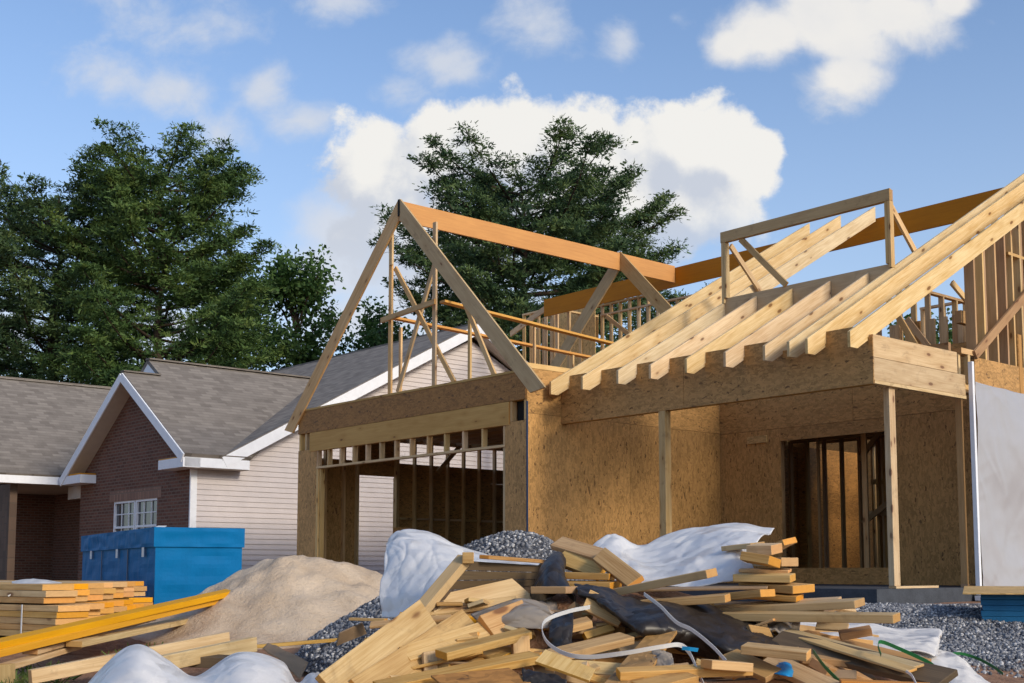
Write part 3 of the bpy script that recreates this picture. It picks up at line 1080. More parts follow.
# --- main rafters
RT0, RD, RT = 3.62, .235, .040
ANG = math.atan(SLOPE)
CA, SA = math.cos(ANG), math.sin(ANG)
RX, RY = Vector((0, CA, SA)), Vector((0, -SA, CA))
FULL = 6.22                                # where the full rafters meet the ridge (v)
DV = 2.0                                   # dormer header line


def main_rafter(u, v1, plumb=True, mat='pine_rafter'):
    vt = -.36
    # origin at the top edge above v = 0
    o = Vector((u, 0, RT0))
    L0, L1 = vt / CA, v1 / CA
    t = SLOPE
    pts = [(L0, 0), (L1, 0)]
    if plumb:
        pts += [(L1 - RD * t, -RD)]
    else:
        pts += [(L1 + RD * t, -RD)]
    # tail: plumb cut then a level cut
    pts += [(L0 - .165 * t + .125, -RD), (L0 - .165 * t, -.165)]
    pts = pts[::-1]
    return extrude('rafter', mat, house, o, RX, RY, pts, RT, 0.003, True)


US = [-5.20, -4.52, -3.80, -3.18, -2.53, -1.87, -1.24, -.87, -.60, 0.0]
for i, u in enumerate(US):
    main_rafter(u, FULL if i in (0, 1, 2, 7, 8, 9) else DV - .005)
# blocks between the rafter seats
for a, b in zip(US[:-1], US[1:]):
    if b - a > .4:
        hb('blocking', 'osb', (a + .022, .02, 3.397), (b - .022, .034, 3.55))
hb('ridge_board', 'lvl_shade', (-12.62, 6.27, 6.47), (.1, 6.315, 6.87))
# dormer opening: header and frame
hz = RT0 + SLOPE * DV
hb('dormer_header', 'pine_weathered', (-3.78, DV, hz - .26), (-.89, DV + .04, hz + .06))
hb('dormer_header', 'pine_weathered', (-3.78, DV + .045, hz - .26), (-.89, DV + .085, hz + .04))
DT = 5.82
hb('dormer_post', 'pine_stud', (-3.80, DV - .045, hz - .02), (-3.76, DV + .045, DT - .16))
hb('dormer_post', 'pine_weathered', (-3.755, DV - .045, hz + .062), (-3.715, DV + .045, DT - .16))
hb('dormer_post', 'pine_stud', (-.93, DV - .045, hz + .062), (-.89, DV + .045, DT - .16))
hb('dormer_post', 'pine_stud', (-.885, DV - .045, hz - .0), (-.845, DV + .045, DT - .16))
hb('dormer_beam', 'pine_weathered', (-3.81, DV - .05, DT - .158), (-.84, DV - .01, DT + .01), bevel=.003)
hb('dormer_beam', 'pine_weathered', (-3.81, DV - .006, DT - .158), (-.84, DV + .034, DT), bevel=.003)
hbd('brace', 'pine_stud', (-3.70, DV + .06, DT - .2), (-3.72, 2.80, 5.02), .09, .04, (1, 0, 0))
hbd('brace', 'pine_weathered', (-3.45, DV + .0, DT - .16), (-2.62, DV + .0, hz + .07), .09, .04, (0, 1, 0))
hbd('brace', 'pine_stud', (-.90, DV + .06, DT - .2), (-.92, 2.75, 5.02), .09, .04, (1, 0, 0))

# --- upper rooms seen behind the garage gable
def px_v(x, y, v):
    """house-frame point at photo position (x, y) on the plane of depth v"""
    r = ray(x, y)
    c = Vector((0, 0, EYE))
    k = (V.dot(ORG) + v - V.dot(c)) / V.dot(r)
    q = c + r * k - ORG
    return Vector((q.dot(U), q.dot(V), q.z))


q0, q1 = px_v(522, 335, 7.4), px_v(556, 306, 7.4)
stud_wall_u(7.4, q0.x, q1.x + .2, 3.4, q1.z, 'pine_stud', .27)
stud_wall_u(8.6, q0.x - .6, q1.x + 2.2, 3.4, q1.z + .15, 'brown_stud', .31)
hb('wall_panel', 'osb_pale', (q1.x + .1, 7.395, 5.0), (q1.x + 1.35, 7.407, q1.z - .02))
q2, q3 = px_v(600, 316, 8.0), px_v(668, 298, 8.0)
stud_wall_u(8.0, q2.x, q3.x + 1.6, 3.3, (q2.z + q3.z) / 2, 'pine_stud', .3)
hb('wall_panel', 'osb_pale', (q2.x - 1.1, 7.99, q2.z - .55), (q2.x - .05, 8.0, q2.z + .05))
stud_wall_v(q2.x, 6.6, 7.95, 3.3, q2.z, 'pine_stud', .38)
hbd('brace', 'pine_stud', (q2.x + .25, 7.96, q2.z - .05), (q2.x + 1.2, 7.96, q2.z - .75), .10, .04, (0, 1, 0))
hbd('hip_rafter', 'pine_stud', (q0.x - .2, 7.2, q0.z + .03), (-12.55, 6.33, 6.7), .14, .04, (0, 1, 0))
hbd('brace', 'pine_stud', (-8.3, 6.0, 3.7), (-6.4, 6.0, 5.2), .14, .04, (0, 1, 0))
stud_wall_u(6.35, UG - 2.3, UG - .2, 3.4, 4.9, 'pine_stud', .4)
hb('wall_panel', 'osb_pale', (UG - .5, 3.74, 3.62), (UG - .02, 3.752, 3.95))

# ------------------------------------------------------------------ plastic sheet on the right wall
def sheet(name, mat, grid, nu, nv, amp, seed, label=None, cat=None, frame='W', thick=.004, freq=2.2, extra=None):
    """a crumpled sheet: bicubic patch through a grid of points, folded by noise"""
    rows = [[Vector(p) for p in r] for r in grid]

    def cat4(p0, p1, p2, p3, s):
        return .5 * ((2 * p1) + (p2 - p0) * s + (2 * p0 - 5 * p1 + 4 * p2 - p3) * s * s + (3 * p1 - p0 - 3 * p2 + p3) * s ** 3)

    def curve(ps, s):
        n = len(ps) - 1
        x = min(s * n, n - 1e-6)
        i = int(x)
        f = x - i
        a = ps[i - 1] if i > 0 else 2 * ps[0] - ps[1]
        d = ps[i + 2] if i + 2 <= n else 2 * ps[n] - ps[n - 1]
        return cat4(a, ps[i], ps[i + 1], d, f)

    def facet(x, y, sd):
        # creased, flat-faceted relief: linear interpolation over a jittered triangle grid
        i0, j0 = math.floor(x), math.floor(y)
        fx_, fy_ = x - i0, y - j0

        def hv(a, b):
            return math.sin((a * 127.1 + b * 311.7 + sd * 74.7) * 1.0) * 43758.5453 % 1.0 * 2 - 1
        if (i0 + j0) % 2:
            if fx_ + fy_ < 1:
                return hv(i0, j0) * (1 - fx_ - fy_) + hv(i0 + 1, j0) * fx_ + hv(i0, j0 + 1) * fy_
            return hv(i0 + 1, j0 + 1) * (fx_ + fy_ - 1) + hv(i0 + 1, j0) * (1 - fy_) + hv(i0, j0 + 1) * (1 - fx_)
        if fx_ > fy_:
            return hv(i0, j0) * (1 - fx_) + hv(i0 + 1, j0) * (fx_ - fy_) + hv(i0 + 1, j0 + 1) * fy_
        return hv(i0, j0) * (1 - fy_) + hv(i0, j0 + 1) * (fy_ - fx_) + hv(i0 + 1, j0 + 1) * fx_

    P = []
    for j in range(nv + 1):
        cols = [curve([r[k] for r in rows], j / nv) for k in range(len(rows[0]))]
        P.append([curve(cols, i / nu) for i in range(nu + 1)])
    so = Vector((seed * 3.7, seed * 1.9, seed * 5.3))
    asp = max(1.0, (P[nv // 2][nu] - P[nv // 2][0]).length / max(.05, (P[nv][nu // 2] - P[0][nu // 2]).length))
    c = sum((P[j][i] for j in range(nv + 1) for i in range(nu + 1)), Vector()) / ((nu + 1) * (nv + 1))
    Q = []
    for j in range(nv + 1):
        for i in range(nu + 1):
            a = P[j][min(i + 1, nu)] - P[j][max(i - 1, 0)]
            b = P[min(j + 1, nv)][i] - P[max(j - 1, 0)][i]
            n = a.cross(b)
            n = n.normalized() if n.length > 1e-9 else Vector((0, -1, 0))
            p = P[j][i]
            q = p * freq + so
            wv = noise.noise_vector(q * .8)
            s_, t_ = i / nu * asp, j / nv
            h = 0
            for lv, am, th_ in ((1.3, 1.0, .5), (2.6, .55, -.8), (5.3, .28, .3), (10, .11, 1.1), (21, .035, .1)):
                th_ += seed * .37
                x_, y_ = s_ * math.cos(th_) + t_ * math.sin(th_), -s_ * math.sin(th_) + t_ * math.cos(th_)
                if lv > 5 and lv < 12:
                    for kk in (0, 1):
                        ar = x_ * (.55 + .3 * kk) * lv * .35 + y_ * lv * (.5 - .2 * kk) + wv.x * 1.1 + seed * 1.3 + kk
                        tri = 1 - 2 * abs(ar % 1.0 - .5)
                        h += .34 * max(0.0, tri) ** 5 * max(0.0, noise.noise(q * 1.7 + Vector((kk * 9, lv, 0))) + .25)
                h += am * facet(x_ * lv * .62 + wv.x * .25 + 40, y_ * lv * 1.6 + wv.y * .25 + 40, seed + lv)
            if extra:
                p = p + n * extra(p)
            Q.append(p + n * amp * h - c)
    n = nu + 1
    fs = [(j * n + i, j * n + i + 1, (j + 1) * n + i + 1, (j + 1) * n + i) for j in range(nv) for i in range(nu)]
    o = npmesh(name, [tuple(q) for q in Q], fs, mat, smooth=True)
    if frame == 'H':
        o.location = H(*c)
        o.rotation_euler = (0, 0, ROT)
    else:
        o.location = c
    md = o.modifiers.new('thickness', 'SOLIDIFY')
    md.thickness = thick
    if label:
        tag(o, label, cat)
    return o


wrap = thing('house_wrap', 'grey white plastic sheeting stretched over the right side wall of the unfinished house', 'plastic sheeting', (.05, 2.2, .35), 'H')
def pulls(p):
    # faint, mostly upright folds
    y_, z_ = p.y, p.z
    w1 = noise.noise(Vector((y_ * 1.1, z_ * .9, 2.0)))
    h = .030 * noise.noise(Vector((y_ * 1.3 + z_ * .5, z_ * .5, 7.0)))
    h += .014 * (.5 - abs(noise.noise(Vector((y_ * 4.2 + z_ * .9 + w1, z_ * .8, 3.0))))) * (.6 + w1)
    h += .010 * (.5 - abs(noise.noise(Vector((y_ * 2.2 - z_ * 3.1 + w1, z_ * 1.2 + y_, 13.0)))))
    return h


def wrap_sheet(v0, v1, seed):
    g = []
    for w in (.30, .9, 1.5, 2.1, 2.7, 3.06):
        g.append([(.16 + .02 * math.sin(w * 3 + k), v0 + k * (v1 - v0) / 5, w - (.015 if w > 3 else 0) * abs(math.sin(k * 2.2)) * 2) for k in range(6)])
    o = sheet('sheet', 'plastic_barrier', g, 150, 110, .03, seed, extra=pulls, frame='H', thick=.003, freq=1.1)
    lc = Vector(o.location) - H(.05, 2.2, .35)
    o.parent = wrap
    o.location = (lc.dot(U), lc.dot(V), lc.z)
    o.rotation_euler = (0, 0, 0)


wrap_sheet(2.22, 5.6, 4)
wrap_sheet(5.58, 12.0, 9)
board('batten', 'white_trim', wrap, (.14, 2.17, .30), (.14, 2.17, 3.32), .06, .05, (0, 1, 0))
board('batten_foot', 'white_trim', wrap, (.14, 2.13, .26), (.14, 2.30, .26), .08, .06)

# ------------------------------------------------------------------ finished neighbour house
NB = thing('brick_house', 'finished single storey house with brown shingle roof, dark brick gable and cream siding', 'house', (-22, 4, .2), 'H')
NU, NV = -16.0, -0.8
GS = 0.65                                # gable roof slope


def npoly(name, mat, origin, X, Y, pts, t, parent=NB, bevel=0.0):
    return extrude(name, mat, parent, origin, X, Y, pts, t, bevel)


def wall_front(name, mat, v, pts, t=.2, parent=NB):
    # pts are (u, w); outside face towards -v. X = u, Y = w, Z = -v
    return npoly(name, mat, (0, v + t, 0), (1, 0, 0), (0, 0, 1), pts, t, parent)


# brick gable front, with the window opening left out
gx0, gx1 = -22.0, NU
wx0, wx1, wz0, wz1 = -20.0, -17.62, 1.0, 2.22
ea, ap = 2.95, (-18.95, 4.98)
wall_front('brick_wall', 'brick', NV, [(gx0, .1), (wx0, .1), (wx0, ea + .0), (gx0, ea)])
wall_front('brick_wall', 'brick', NV, [(wx1, .1), (gx1, .1), (gx1, ea), (wx1, ea)])
wall_front('brick_wall', 'brick', NV, [(wx0, .1), (wx1, .1), (wx1, wz0), (wx0, wz0)])
wall_front('brick_wall', 'brick', NV, [(wx0, wz1 + .24), (wx1, wz1 + .24), (wx1, ea), (wx0, ea)])
wall_front('brick_wall', 'brick', NV, [(gx0, ea), (gx1, ea), ap])
npoly('window_lintel', 'brick_lintel', (0, NV + .19, 0), (1, 0, 0), (0, 0, 1), [(wx0 - .2, wz1), (wx1 + .2, wz1), (wx1 + .2, wz1 + .24), (wx0 - .2, wz1 + .24)], .195)


def nbx(name, mat, a, b, parent=NB, bevel=0.0):
    return box(name, mat, parent, a, b, bevel)


def window(x0, x1, z0, z1, v, cols, rows):
    """window > frame, pane, glazing bars"""
    w = nbx('window', 'white_trim', (x0, v + .02, z0), (x0 + .05, v + .10, z1))
    def sub(nm, mat, a, b):
        o = box(nm, mat, NB, a, b)
        m = o.matrix_basis.copy()
        o.parent = w
        o.matrix_basis = w.matrix_basis.inverted() @ m
        return o
    sub('frame', 'white_trim', (x1 - .05, v + .02, z0), (x1, v + .10, z1))
    sub('frame', 'white_trim', (x0 + .05, v + .02, z1 - .05), (x1 - .05, v + .10, z1))
    sub('sill', 'white_trim', (x0, v - .03, z0 - .05), (x1, v + .10, z0))
    zm = (z0 + z1) / 2
    sub('frame', 'white_trim', (x0 + .05, v + .03, zm - .025), (x1 - .05, v + .09, zm + .025))
    for i in range(1, cols):
        x = x0 + (x1 - x0) * i / cols
        sub('glazing_bar', 'white_trim', (x - .011, v + .045, z0), (x + .011, v + .065, zm - .026))
        sub('glazing_bar', 'white_trim', (x - .011, v + .045, zm + .026), (x + .011, v + .065, z1 - .05))
    for z in (z0 + (zm - z0) / 2, zm + (z1 - zm) / 2):
        sub('glazing_bar', 'white_trim', (x0 + .05, v + .05, z - .011), (x1 - .05, v + .07, z + .011))
    sub('pane', 'glass_dark', (x0 + .05, v + .075, z0), (x1 - .05, v + .085, z1 - .05))
    sub('blind', 'soffit', (x0 + .06, v + .16, z0), (x1 - .06, v + .17, z0 + (z1 - z0) * .32))
    return w


wm = (wx0 + wx1) / 2
window(wx0, wm - .02, wz0, wz1, NV, 3, 2)
window(wm + .02, wx1, wz0, wz1, NV, 3, 2)
nbx('room_dark', 'shade_mark_black', (wx0, NV + .6, wz0), (wx1, NV + .62, wz1))  # black sheet painted in as the darkness of the unlit room
# siding wall facing the new house: lapped courses
AP_V, AP_W = 6.8, 6.45
EV = 3.02


def siding(u, v0, v1, apv, apw, w0, parent):
    vs, fs = [], []
    sl = (apw - 2.75) / (apv - v0)
    w = w0
    h = .115
    while w < apw:
        w2 = min(w + h, apw)

        def span(z):
            if z <= 2.75:
                return v0, v1
            d = (z - 2.75) / sl
            return v0 + d, max(v0 + d, v1 - d)
        a, b = span(w)
        c, d = span(w2)
        k = len(vs)
        vs += [(u + .022, a, w), (u + .022, b, w), (u + .004, d, w2), (u + .004, c, w2), (u, a, w), (u, b, w)]
        fs += [(k, k + 1, k + 2, k + 3), (k + 4, k + 5, k + 1, k)]
        w = w2
    return raw('siding_wall', vs, fs, 'siding', parent)


siding(NU, NV + .02, 14.4, AP_V, AP_W, .15, NB)
nbx('corner_board', 'white_trim', (NU - .02, NV - .02, .2), (NU + .03, NV + .13, 2.85))
nbx('house_core', 'soffit', (-31, 1.2, .2), (NU - .01, 14, 2.7))


def slope_roof(name, e0, e1, rise, pts=None, L=None, t=.09, parent=NB, mat='shingles'):
    """roof plane: eave from e0 to e1, going up along 'rise'; local X along the eave, Y up the slope"""
    e0, e1, rise = Vector(e0), Vector(e1), Vector(rise)
    X = (e1 - e0)
    n = X.length
    if pts is None:
        pts = [(0, 0), (n, 0), (n, L), (0, L)]
    return npoly(name, mat, e0, X, rise, pts, t, parent)


SG = math.hypot(1, GS)
# right slope of the two nested front gables (faces the new house)
eR, eW = -15.60, 2.97
uS, uB = -18.82, -19.55                  # small and large ridges
wS, wB = eW + GS * (eR - uS), eW + GS * (eR - uB)
LS, LB = (eR - uS) * SG, (eR - uB) * SG
# eave runs along +v; X = +v, Y = up (-u): Z = X x Y
slope_roof('roof', (eR, -1.18, eW), (eR, 5, eW), (-1, 0, GS), [(0, 0), (1.55, 0), (6.1, LB), (.93, LB), (.93, LS), (0, LS)])
# left slopes
eL = -22.30
slope_roof('roof', (eL, 3, wS - GS * (uS - eL)), (eL, -1.18, wS - GS * (uS - eL)), (1, 0, GS), L=(uS - eL) * SG)
slope_roof('roof', (-23.5, 6, wB - GS * (uB + 23.5)), (-23.5, -.25, wB - GS * (uB + 23.5)), (1, 0, GS), L=(uB + 23.5) * SG)
nbx('ridge_cap', 'shingles', (uB - .12, -.25, wB + .09), (uB + .12, 5.4, wB + .125))
nbx('ridge_cap', 'shingles', (uS - .1, -1.18, wS + .09), (uS + .1, -.28, wS + .12))
# upper gable end with its little vent
tri = [(uB - .95, wB - .95 * GS - .02), (uB + .95, wB - .95 * GS - .02), (uB, wB - .02)]
wall_front('upper_gable', 'white_trim', -.24, [(uB - 1.2, wB - 1.2 * GS), (uB + 1.2, wB - 1.2 * GS), (uB, wB)], .05)
wall_front('gable_vent', 'soffit', -.262, [(uB - .55, wB - .80), (uB + .55, wB - .80), (uB, wB - .26 - .12)], .02)


def rake(u0, w0, u1, w1, v, h=.20, t=.035, mat='white_trim', name='rake_board'):
    return board(name, mat, NB, (u0, v, w0), (u1, v, w1), h, t, (0, -1, 0))


rake(eL - .02, wS - GS * (uS - eL) - .03, uS, wS - .03, -1.20)
rake(uS, wS - .03, eR + .02, eW - .03, -1.203)
# soffits under the front gable overhang
npoly('soffit', 'soffit', (eL + .1, NV, wS - GS * (uS - eL) - .10 + .06), (1, 0, GS), (0, -1, 0), [(0, 0), ((uS - eL) * SG - .1, 0), ((uS - eL) * SG - .1, .38), (0, .38)], .015)
npoly('soffit', 'soffit', (uS, NV, wS - .05), (1, 0, -GS), (0, -1, 0), [(0, 0), (LS - .1, 0), (LS - .1, .38), (0, .38)], .015)
nbx('eave_return', 'white_trim', (-16.75, -1.20, 2.76), (eR + .03, NV - .005, 2.96))
nbx('eave_return', 'white_trim', (eL - .05, -1.20, 2.72), (-21.05, NV - .005, 2.92))
nbx('return_cap', 'lvl_orange', (-16.75, -1.19, 2.962), (eR - .3, NV - .01, 2.985))
nbx('return_cap', 'lvl_orange', (eL + .5, -1.19, 2.922), (-21.05, NV - .01, 2.96))
# eave fascia and rake of the long side
nbx('fascia', 'white_trim', (eR - .0, -1.16, 2.77), (eR + .03, .35, 2.97))
nbx('soffit', 'soffit', (NU + .03, -1.15, 2.76), (eR, .35, 2.775))
MS = (6.72 - 2.90) / (AP_V + .25)
board('rake_board', 'white_trim', NB, (eR + .02, -.25, 2.90), (eR + .02, AP_V, 6.72), .24, .035, (1, 0, 0))
board('rake_board', 'white_trim', NB, (eR + .022, AP_V, 6.72), (eR + .022, 14.1, 2.80), .24, .035, (1, 0, 0))
SM = math.hypot(1, MS)
npoly('soffit', 'soffit', (NU, -.3, 2.79), (0, 1, MS), (1, 0, 0), [(0, 0), (7.1 * SM, 0), (7.1 * SM, .38), (0, .38)], .015)
npoly('soffit', 'soffit', (NU, AP_V, 6.60), (0, 1, -MS * 1.005), (1, 0, 0), [(0, 0), (7.2 * SM, 0), (7.2 * SM, .40), (0, .40)], .015)
# main roof: front and rear slopes
slope_roof('roof', (-31.5, -.3, 2.93), (eR + .03, -.3, 2.93), (0, 1, MS), L=(AP_V + .3) * SM)
slope_roof('roof', (eR + .03, 14.1, 2.83), (-31.5, 14.1, 2.83), (0, -1, MS * 1.0), L=7.3 * SM)
nbx('ridge_cap', 'shingles', (-31.5, AP_V - .12, 6.74), (eR + .02, AP_V + .12, 6.86))
# left wing
LE, LWE, LR, LRW = -22.5, 2.90, -27.0, 5.88
LSL = (LRW - LWE) / (LE - LR)
SLW = math.hypot(1, LSL)
slope_roof('roof', (LE, -2.65, LWE), (LE, 8, LWE), (-1, 0, LSL), L=(LE - LR) * SLW)
slope_roof('roof', (-31.5, 8, LWE), (-31.5, -2.65, LWE), (1, 0, LSL), L=(LE - LR) * SLW)
nbx('ridge_cap', 'shingles', (LR - .12, -2.65, LRW + .07), (LR + .12, 8, LRW + .13))
nbx('fascia', 'white_trim', (LE - .02, -2.66, 2.74), (LE + .02, -.85, 2.95))
rake(-31.5, LWE - .05, LR, LRW - .05, -2.68)
rake(LR, LRW - .05, LE + .02, LWE - .05, -2.683)
wall_front('brick_wall', 'stone', -2.2, [(-31, .1), (-27.2, .1), (-27.2, 2.8), (-31, 2.8)], .15)
wall_front('gable_wall', 'siding', -2.2, [(-31, 2.8), (-22.9, 2.8), (-27, 5.5)], .15)
nbx('entry_pier', 'stone', (-24.0, -2.2, .1), (-22.95, -2.02, 2.75))
npoly('brick_wall', 'brick', (-27.4, -2.05, .1), (0, 1, 0), (0, 0, 1), [(0, 0), (2.6, 0), (2.6, 2.75), (0, 2.75)], .2)
wall_front('brick_wall', 'brick', .5, [(-27.2, .1), (-21.9, .1), (-21.9, 2.8), (-27.2, 2.8)], .15)
nbx('entry_ceiling', 'soffit', (-27.1, -2.0, 2.756), (-22.95, .48, 2.77))
nbx('soffit', 'soffit', (-22.9, -2.6, 2.74), (LE - .02, -.5, 2.755))
nbx('entry_frieze', 'soffit', (-22.88, -.78, 2.40), (-22.01, -.66, 2.72))
npoly('brick_wall', 'brick', (-22.0, NV + .2, .1), (0, -1, 0), (0, 0, 1), [(0, 0), (-1.8, 0), (-1.8, 2.8), (0, 2.8)], .1)

# ------------------------------------------------------------------ trees
def limb_tube(vs, fs, pts, rads, seg=6):
    base = len(vs)
    for i, (p, r) in enumerate(zip(pts, rads)):
        d = (pts[min(i + 1, len(pts) - 1)] - pts[max(i - 1, 0)])
        d = d.normalized() if d.length > 1e-6 else Vector((0, 0, 1))
        a = d.orthogonal().normalized()
        b = d.cross(a)
        for k in range(seg):
            t = 2 * math.pi * k / seg
            vs.append(p + a * (r * math.cos(t)) + b * (r * math.sin(t)))
    for i in range(len(pts) - 1):
        for k in range(seg):
            fs.append((base + i * seg + k, base + i * seg + (k + 1) % seg, base + (i + 1) * seg + (k + 1) % seg, base + (i + 1) * seg + k))


def blades(name, centres, sizes, mat, rng, per, length, width, flat, parent, up_bias=.25):
    """tufts of needle blades round each centre"""
    n = len(centres)
    C = np.repeat(np.asarray(centres), per, 0)
    S = np.repeat(np.asarray(sizes), per)[:, None]
    off = rng.normal(size=(n * per, 3)) * np.array([.5, .5, .5 * flat]) * S
    d = rng.normal(size=(n * per, 3)) * .6 + off / S * 1.8
    d[:, 2] += up_bias
    d /= np.linalg.norm(d, axis=1)[:, None]
    side = np.cross(d, rng.normal(size=d.shape))
    side /= np.linalg.norm(side, axis=1)[:, None]
    L = length * rng.uniform(.6, 1.3, (len(d), 1))
    W = width * rng.uniform(.7, 1.3, (len(d), 1))
    p = C + off
    v = np.stack([p - side * W * .5, p + side * W * .5, p + d * L + side * W * .28, p + d * L - side * W * .28], 1)
    f = np.arange(len(p) * 4).reshape(-1, 4)
    return npmesh(name, v.reshape(-1, 3), f, mat, parent)


def pine(px, d, top, label, seed, profile, h0=.12, bend=0.0, dense=1.0, mat='pine_needles', step=.74, per=32, zg=.2):
    """white pine: whorled limbs carrying flat pads of needles; profile = [(height fraction, left reach, right reach)] in metres"""
    rng = np.random.default_rng(seed)
    rr = random.Random(seed)
    base = at(px, 570, d)
    base.z = zg
    Htop = at(px, top, d).z - zg
    root = thing('pine_tree', label, 'tree', base)
    vs, fs = [], []
    ax = [Vector((bend * math.sin(2.6 * k / 12) + .12 * math.sin(k * 1.7 + seed), .1 * math.cos(k * 1.3), Htop * k / 12 * .95)) for k in range(13)]
    limb_tube(vs, fs, ax, [.30 * (1 - k / 12.6) + .025 for k in range(13)], 9)
    hs = [a for a, _, _ in profile]

    def axis(z):
        k = max(0, min(11.999, z / (Htop * .95) * 12))
        i = int(k)
        return ax[i].lerp(ax[i + 1], k - i)

    cs, sz = [], []
    z = Htop * h0
    while z < Htop * .93:
        fz = z / Htop
        lr = np.interp(fz, hs, [b for _, b, _ in profile])
        rg = np.interp(fz, hs, [c for _, _, c in profile])
        nb = rr.choice((4, 5, 6)) if fz < .85 else 4
        a0 = rr.uniform(0, 6.28)
        for b in range(nb):
            a = a0 + b * 6.283 / nb + rr.uniform(-.35, .35)
            cx_ = math.cos(a)
            reach = (rg if cx_ > 0 else lr)
            mid = .5 * (lr + rg)
            reach = mid + (reach - mid) * abs(cx_)
            L = reach * rr.uniform(.62, 1.08)
            if L < .25:
                continue
            rise = min(.12 + .35 * fz ** 2 + rr.uniform(-.12, .15), max(.1, (Htop * 1.0 - z) / L - .12))
            p0 = axis(z + rr.uniform(-.12, .12))
            dirv = Vector((math.cos(a), math.sin(a), 0))
            sv = Vector((-math.sin(a), math.cos(a), 0))
            sway = rr.uniform(-.18, .18)
            pts = []
            for k in range(6):
                s = k / 5
                pts.append(p0 + dirv * (L * s) + sv * (L * sway * s * s) + Vector((0, 0, L * (rise * s - .22 * s * (1 - s) + .12 * s ** 3))))
            limb_tube(vs, fs, pts, [max(.012, .028 * L ** .7 * (1 - .85 * k / 5)) for k in range(6)], 5)
            nt = max(4, int(L * 4.6 * dense))
            for _ in range(nt):
                s = rr.uniform(.22, 1.03) ** .8
                k = min(4.999, s * 5)
                i = int(k)
                q = pts[i].lerp(pts[i + 1], min(1, k - i))
                lat = rr.gauss(0, .27) * L * (1.1 - s) + rr.gauss(0, .22)
                q = q + sv * lat + dirv * abs(lat) * .35 + Vector((0, 0, rr.gauss(.05, .06)))
                cs.append(tuple(q))
                sz.append(rr.uniform(.24, .44))
        z += step * rr.uniform(.75, 1.25) * (1.15 - .45 * fz)
    for k in range(5):
        cs.append(tuple(ax[12] + Vector((rr.gauss(0, .1), rr.gauss(0, .1), -.14 * k))))
        sz.append(.2)
    tr = raw('trunk', [v + base for v in vs], fs, 'bark', root, smooth=True)
    crown = blades('crown', cs, sz, mat, rng, per, .13, .040, .40, root, .45)
    inner = blades('inner_foliage', cs, [x * .75 for x in sz], mat, rng, 5, .19, .10, .22, crown, 0)
    return root


def broadleaf(px, d, top, label, seed, rx, mat='leaves', zg=.2, n=420, squat=1.0):
    rng = np.random.default_rng(seed)
    rr = random.Random(seed)
    base = at(px, 570, d)
    base.z = zg
    Ht = at(px, top, d).z - zg
    root = thing('leafy_tree', label, 'tree', base)
    vs, fs = [], []
    limb_tube(vs, fs, [Vector((0.05 * math.sin(k), 0, Ht * .8 * k / 6)) for k in range(7)], [.2 * (1 - k / 7.5) for k in range(7)], 8)
    cs, sz = [], []
    for b in range(46):
        fz = rr.uniform(.14, .98)
        prof = math.sin(min(1, (fz - .02) / .98) ** .8 * math.pi * .93) ** .7
        a = rr.uniform(0, 6.283)
        L = rx * max(.15, prof) * rr.uniform(.5, 1.05)
        p0 = Vector((0, 0, Ht * max(.1, fz - .16)))
        p1 = Vector((math.cos(a) * L, math.sin(a) * L, Ht * fz))
        pts = [p0.lerp(p1, k / 4) + Vector((0, 0, .25 * math.sin(k / 4 * 3.1))) for k in range(5)]
        limb_tube(vs, fs, pts, [.05 * (1 - k / 5) + .01 for k in range(5)], 5)
        for _ in range(n // 46):
            s = rr.uniform(.4, 1.08)
            q = p0.lerp(p1, s) + Vector((rr.gauss(0, .35), rr.gauss(0, .35), rr.gauss(.1, .3)))
            if q.z > Ht:
                q.z = Ht - rr.uniform(0, .4)
            cs.append(tuple(q))
            sz.append(rr.uniform(.35, .65))
    raw('trunk', [v + base for v in vs], fs, 'bark', root, smooth=True)
    blades('crown', cs, sz, mat, rng, 24, .17, .14, .8, root, 0)
    return root


pine(146, 50, 150, 'tallest dark pine with a broad dense crown behind the brick gable', 11,
     [(0, 3.0, 3.6), (.2, 4.2, 6.0), (.38, 4.6, 6.2), (.52, 4.4, 5.6), (.68, 4.2, 4.6), (.80, 4.0, 4.1), (.90, 3.6, 3.8), (1, 2.3, 2.5)], .10, .3, 2.2, step=.60, per=36)
pine(52, 52, 178, 'dark pine at the left edge with sky gaps through its lower limbs', 23,
     [(0, 3, 3), (.2, 4.8, 4.2), (.4, 5.2, 4.6), (.6, 4.8, 4.6), (.78, 4.3, 4.2), (.92, 3.4, 3.4), (1, 1.8, 1.8)], .16, -.3, 2.0, 'pine_needles_blue', step=.78)
pine(-48, 50, 190, 'dark pine partly cut off by the left side of the photo', 31,
     [(0, 3, 3), (.3, 4, 3.8), (.6, 3.2, 3.0), (.85, 2.0, 1.9), (1, .4, .4)], .14, 0, 1.2, 'pine_needles_blue')
pine(520, 50, 157, 'wide pine with open spreading limbs rising behind the garage ridge', 47,
     [(0, 3, 3.6), (.22, 5.0, 6.4), (.42, 5.6, 8.2), (.55, 5.5, 7.6), (.68, 5.3, 6.6), (.80, 4.9, 5.4), (.90, 3.8, 4.2), (1, 1.8, 2.0)], .16, .2, 2.4, 'pine_needles_blue', step=.58)
broadleaf(292, 56, 246, 'bright green leafy tree between the dark pines and the garage gable', 5, 2.9, n=760)
broadleaf(222, 58, 262, 'leafy tree half hidden at the right side of the tallest pine', 6, 3.0, n=700)
broadleaf(378, 58, 300, 'low leafy tree seen through the open garage gable', 8, 3.0, n=560)
broadleaf(455, 60, 330, 'small leafy tree low behind the wide pine', 9, 3.2, n=520)
broadleaf(620, 58, 335, 'rounded leafy tree low behind the orange main ridge', 14, 3.6, n=560)
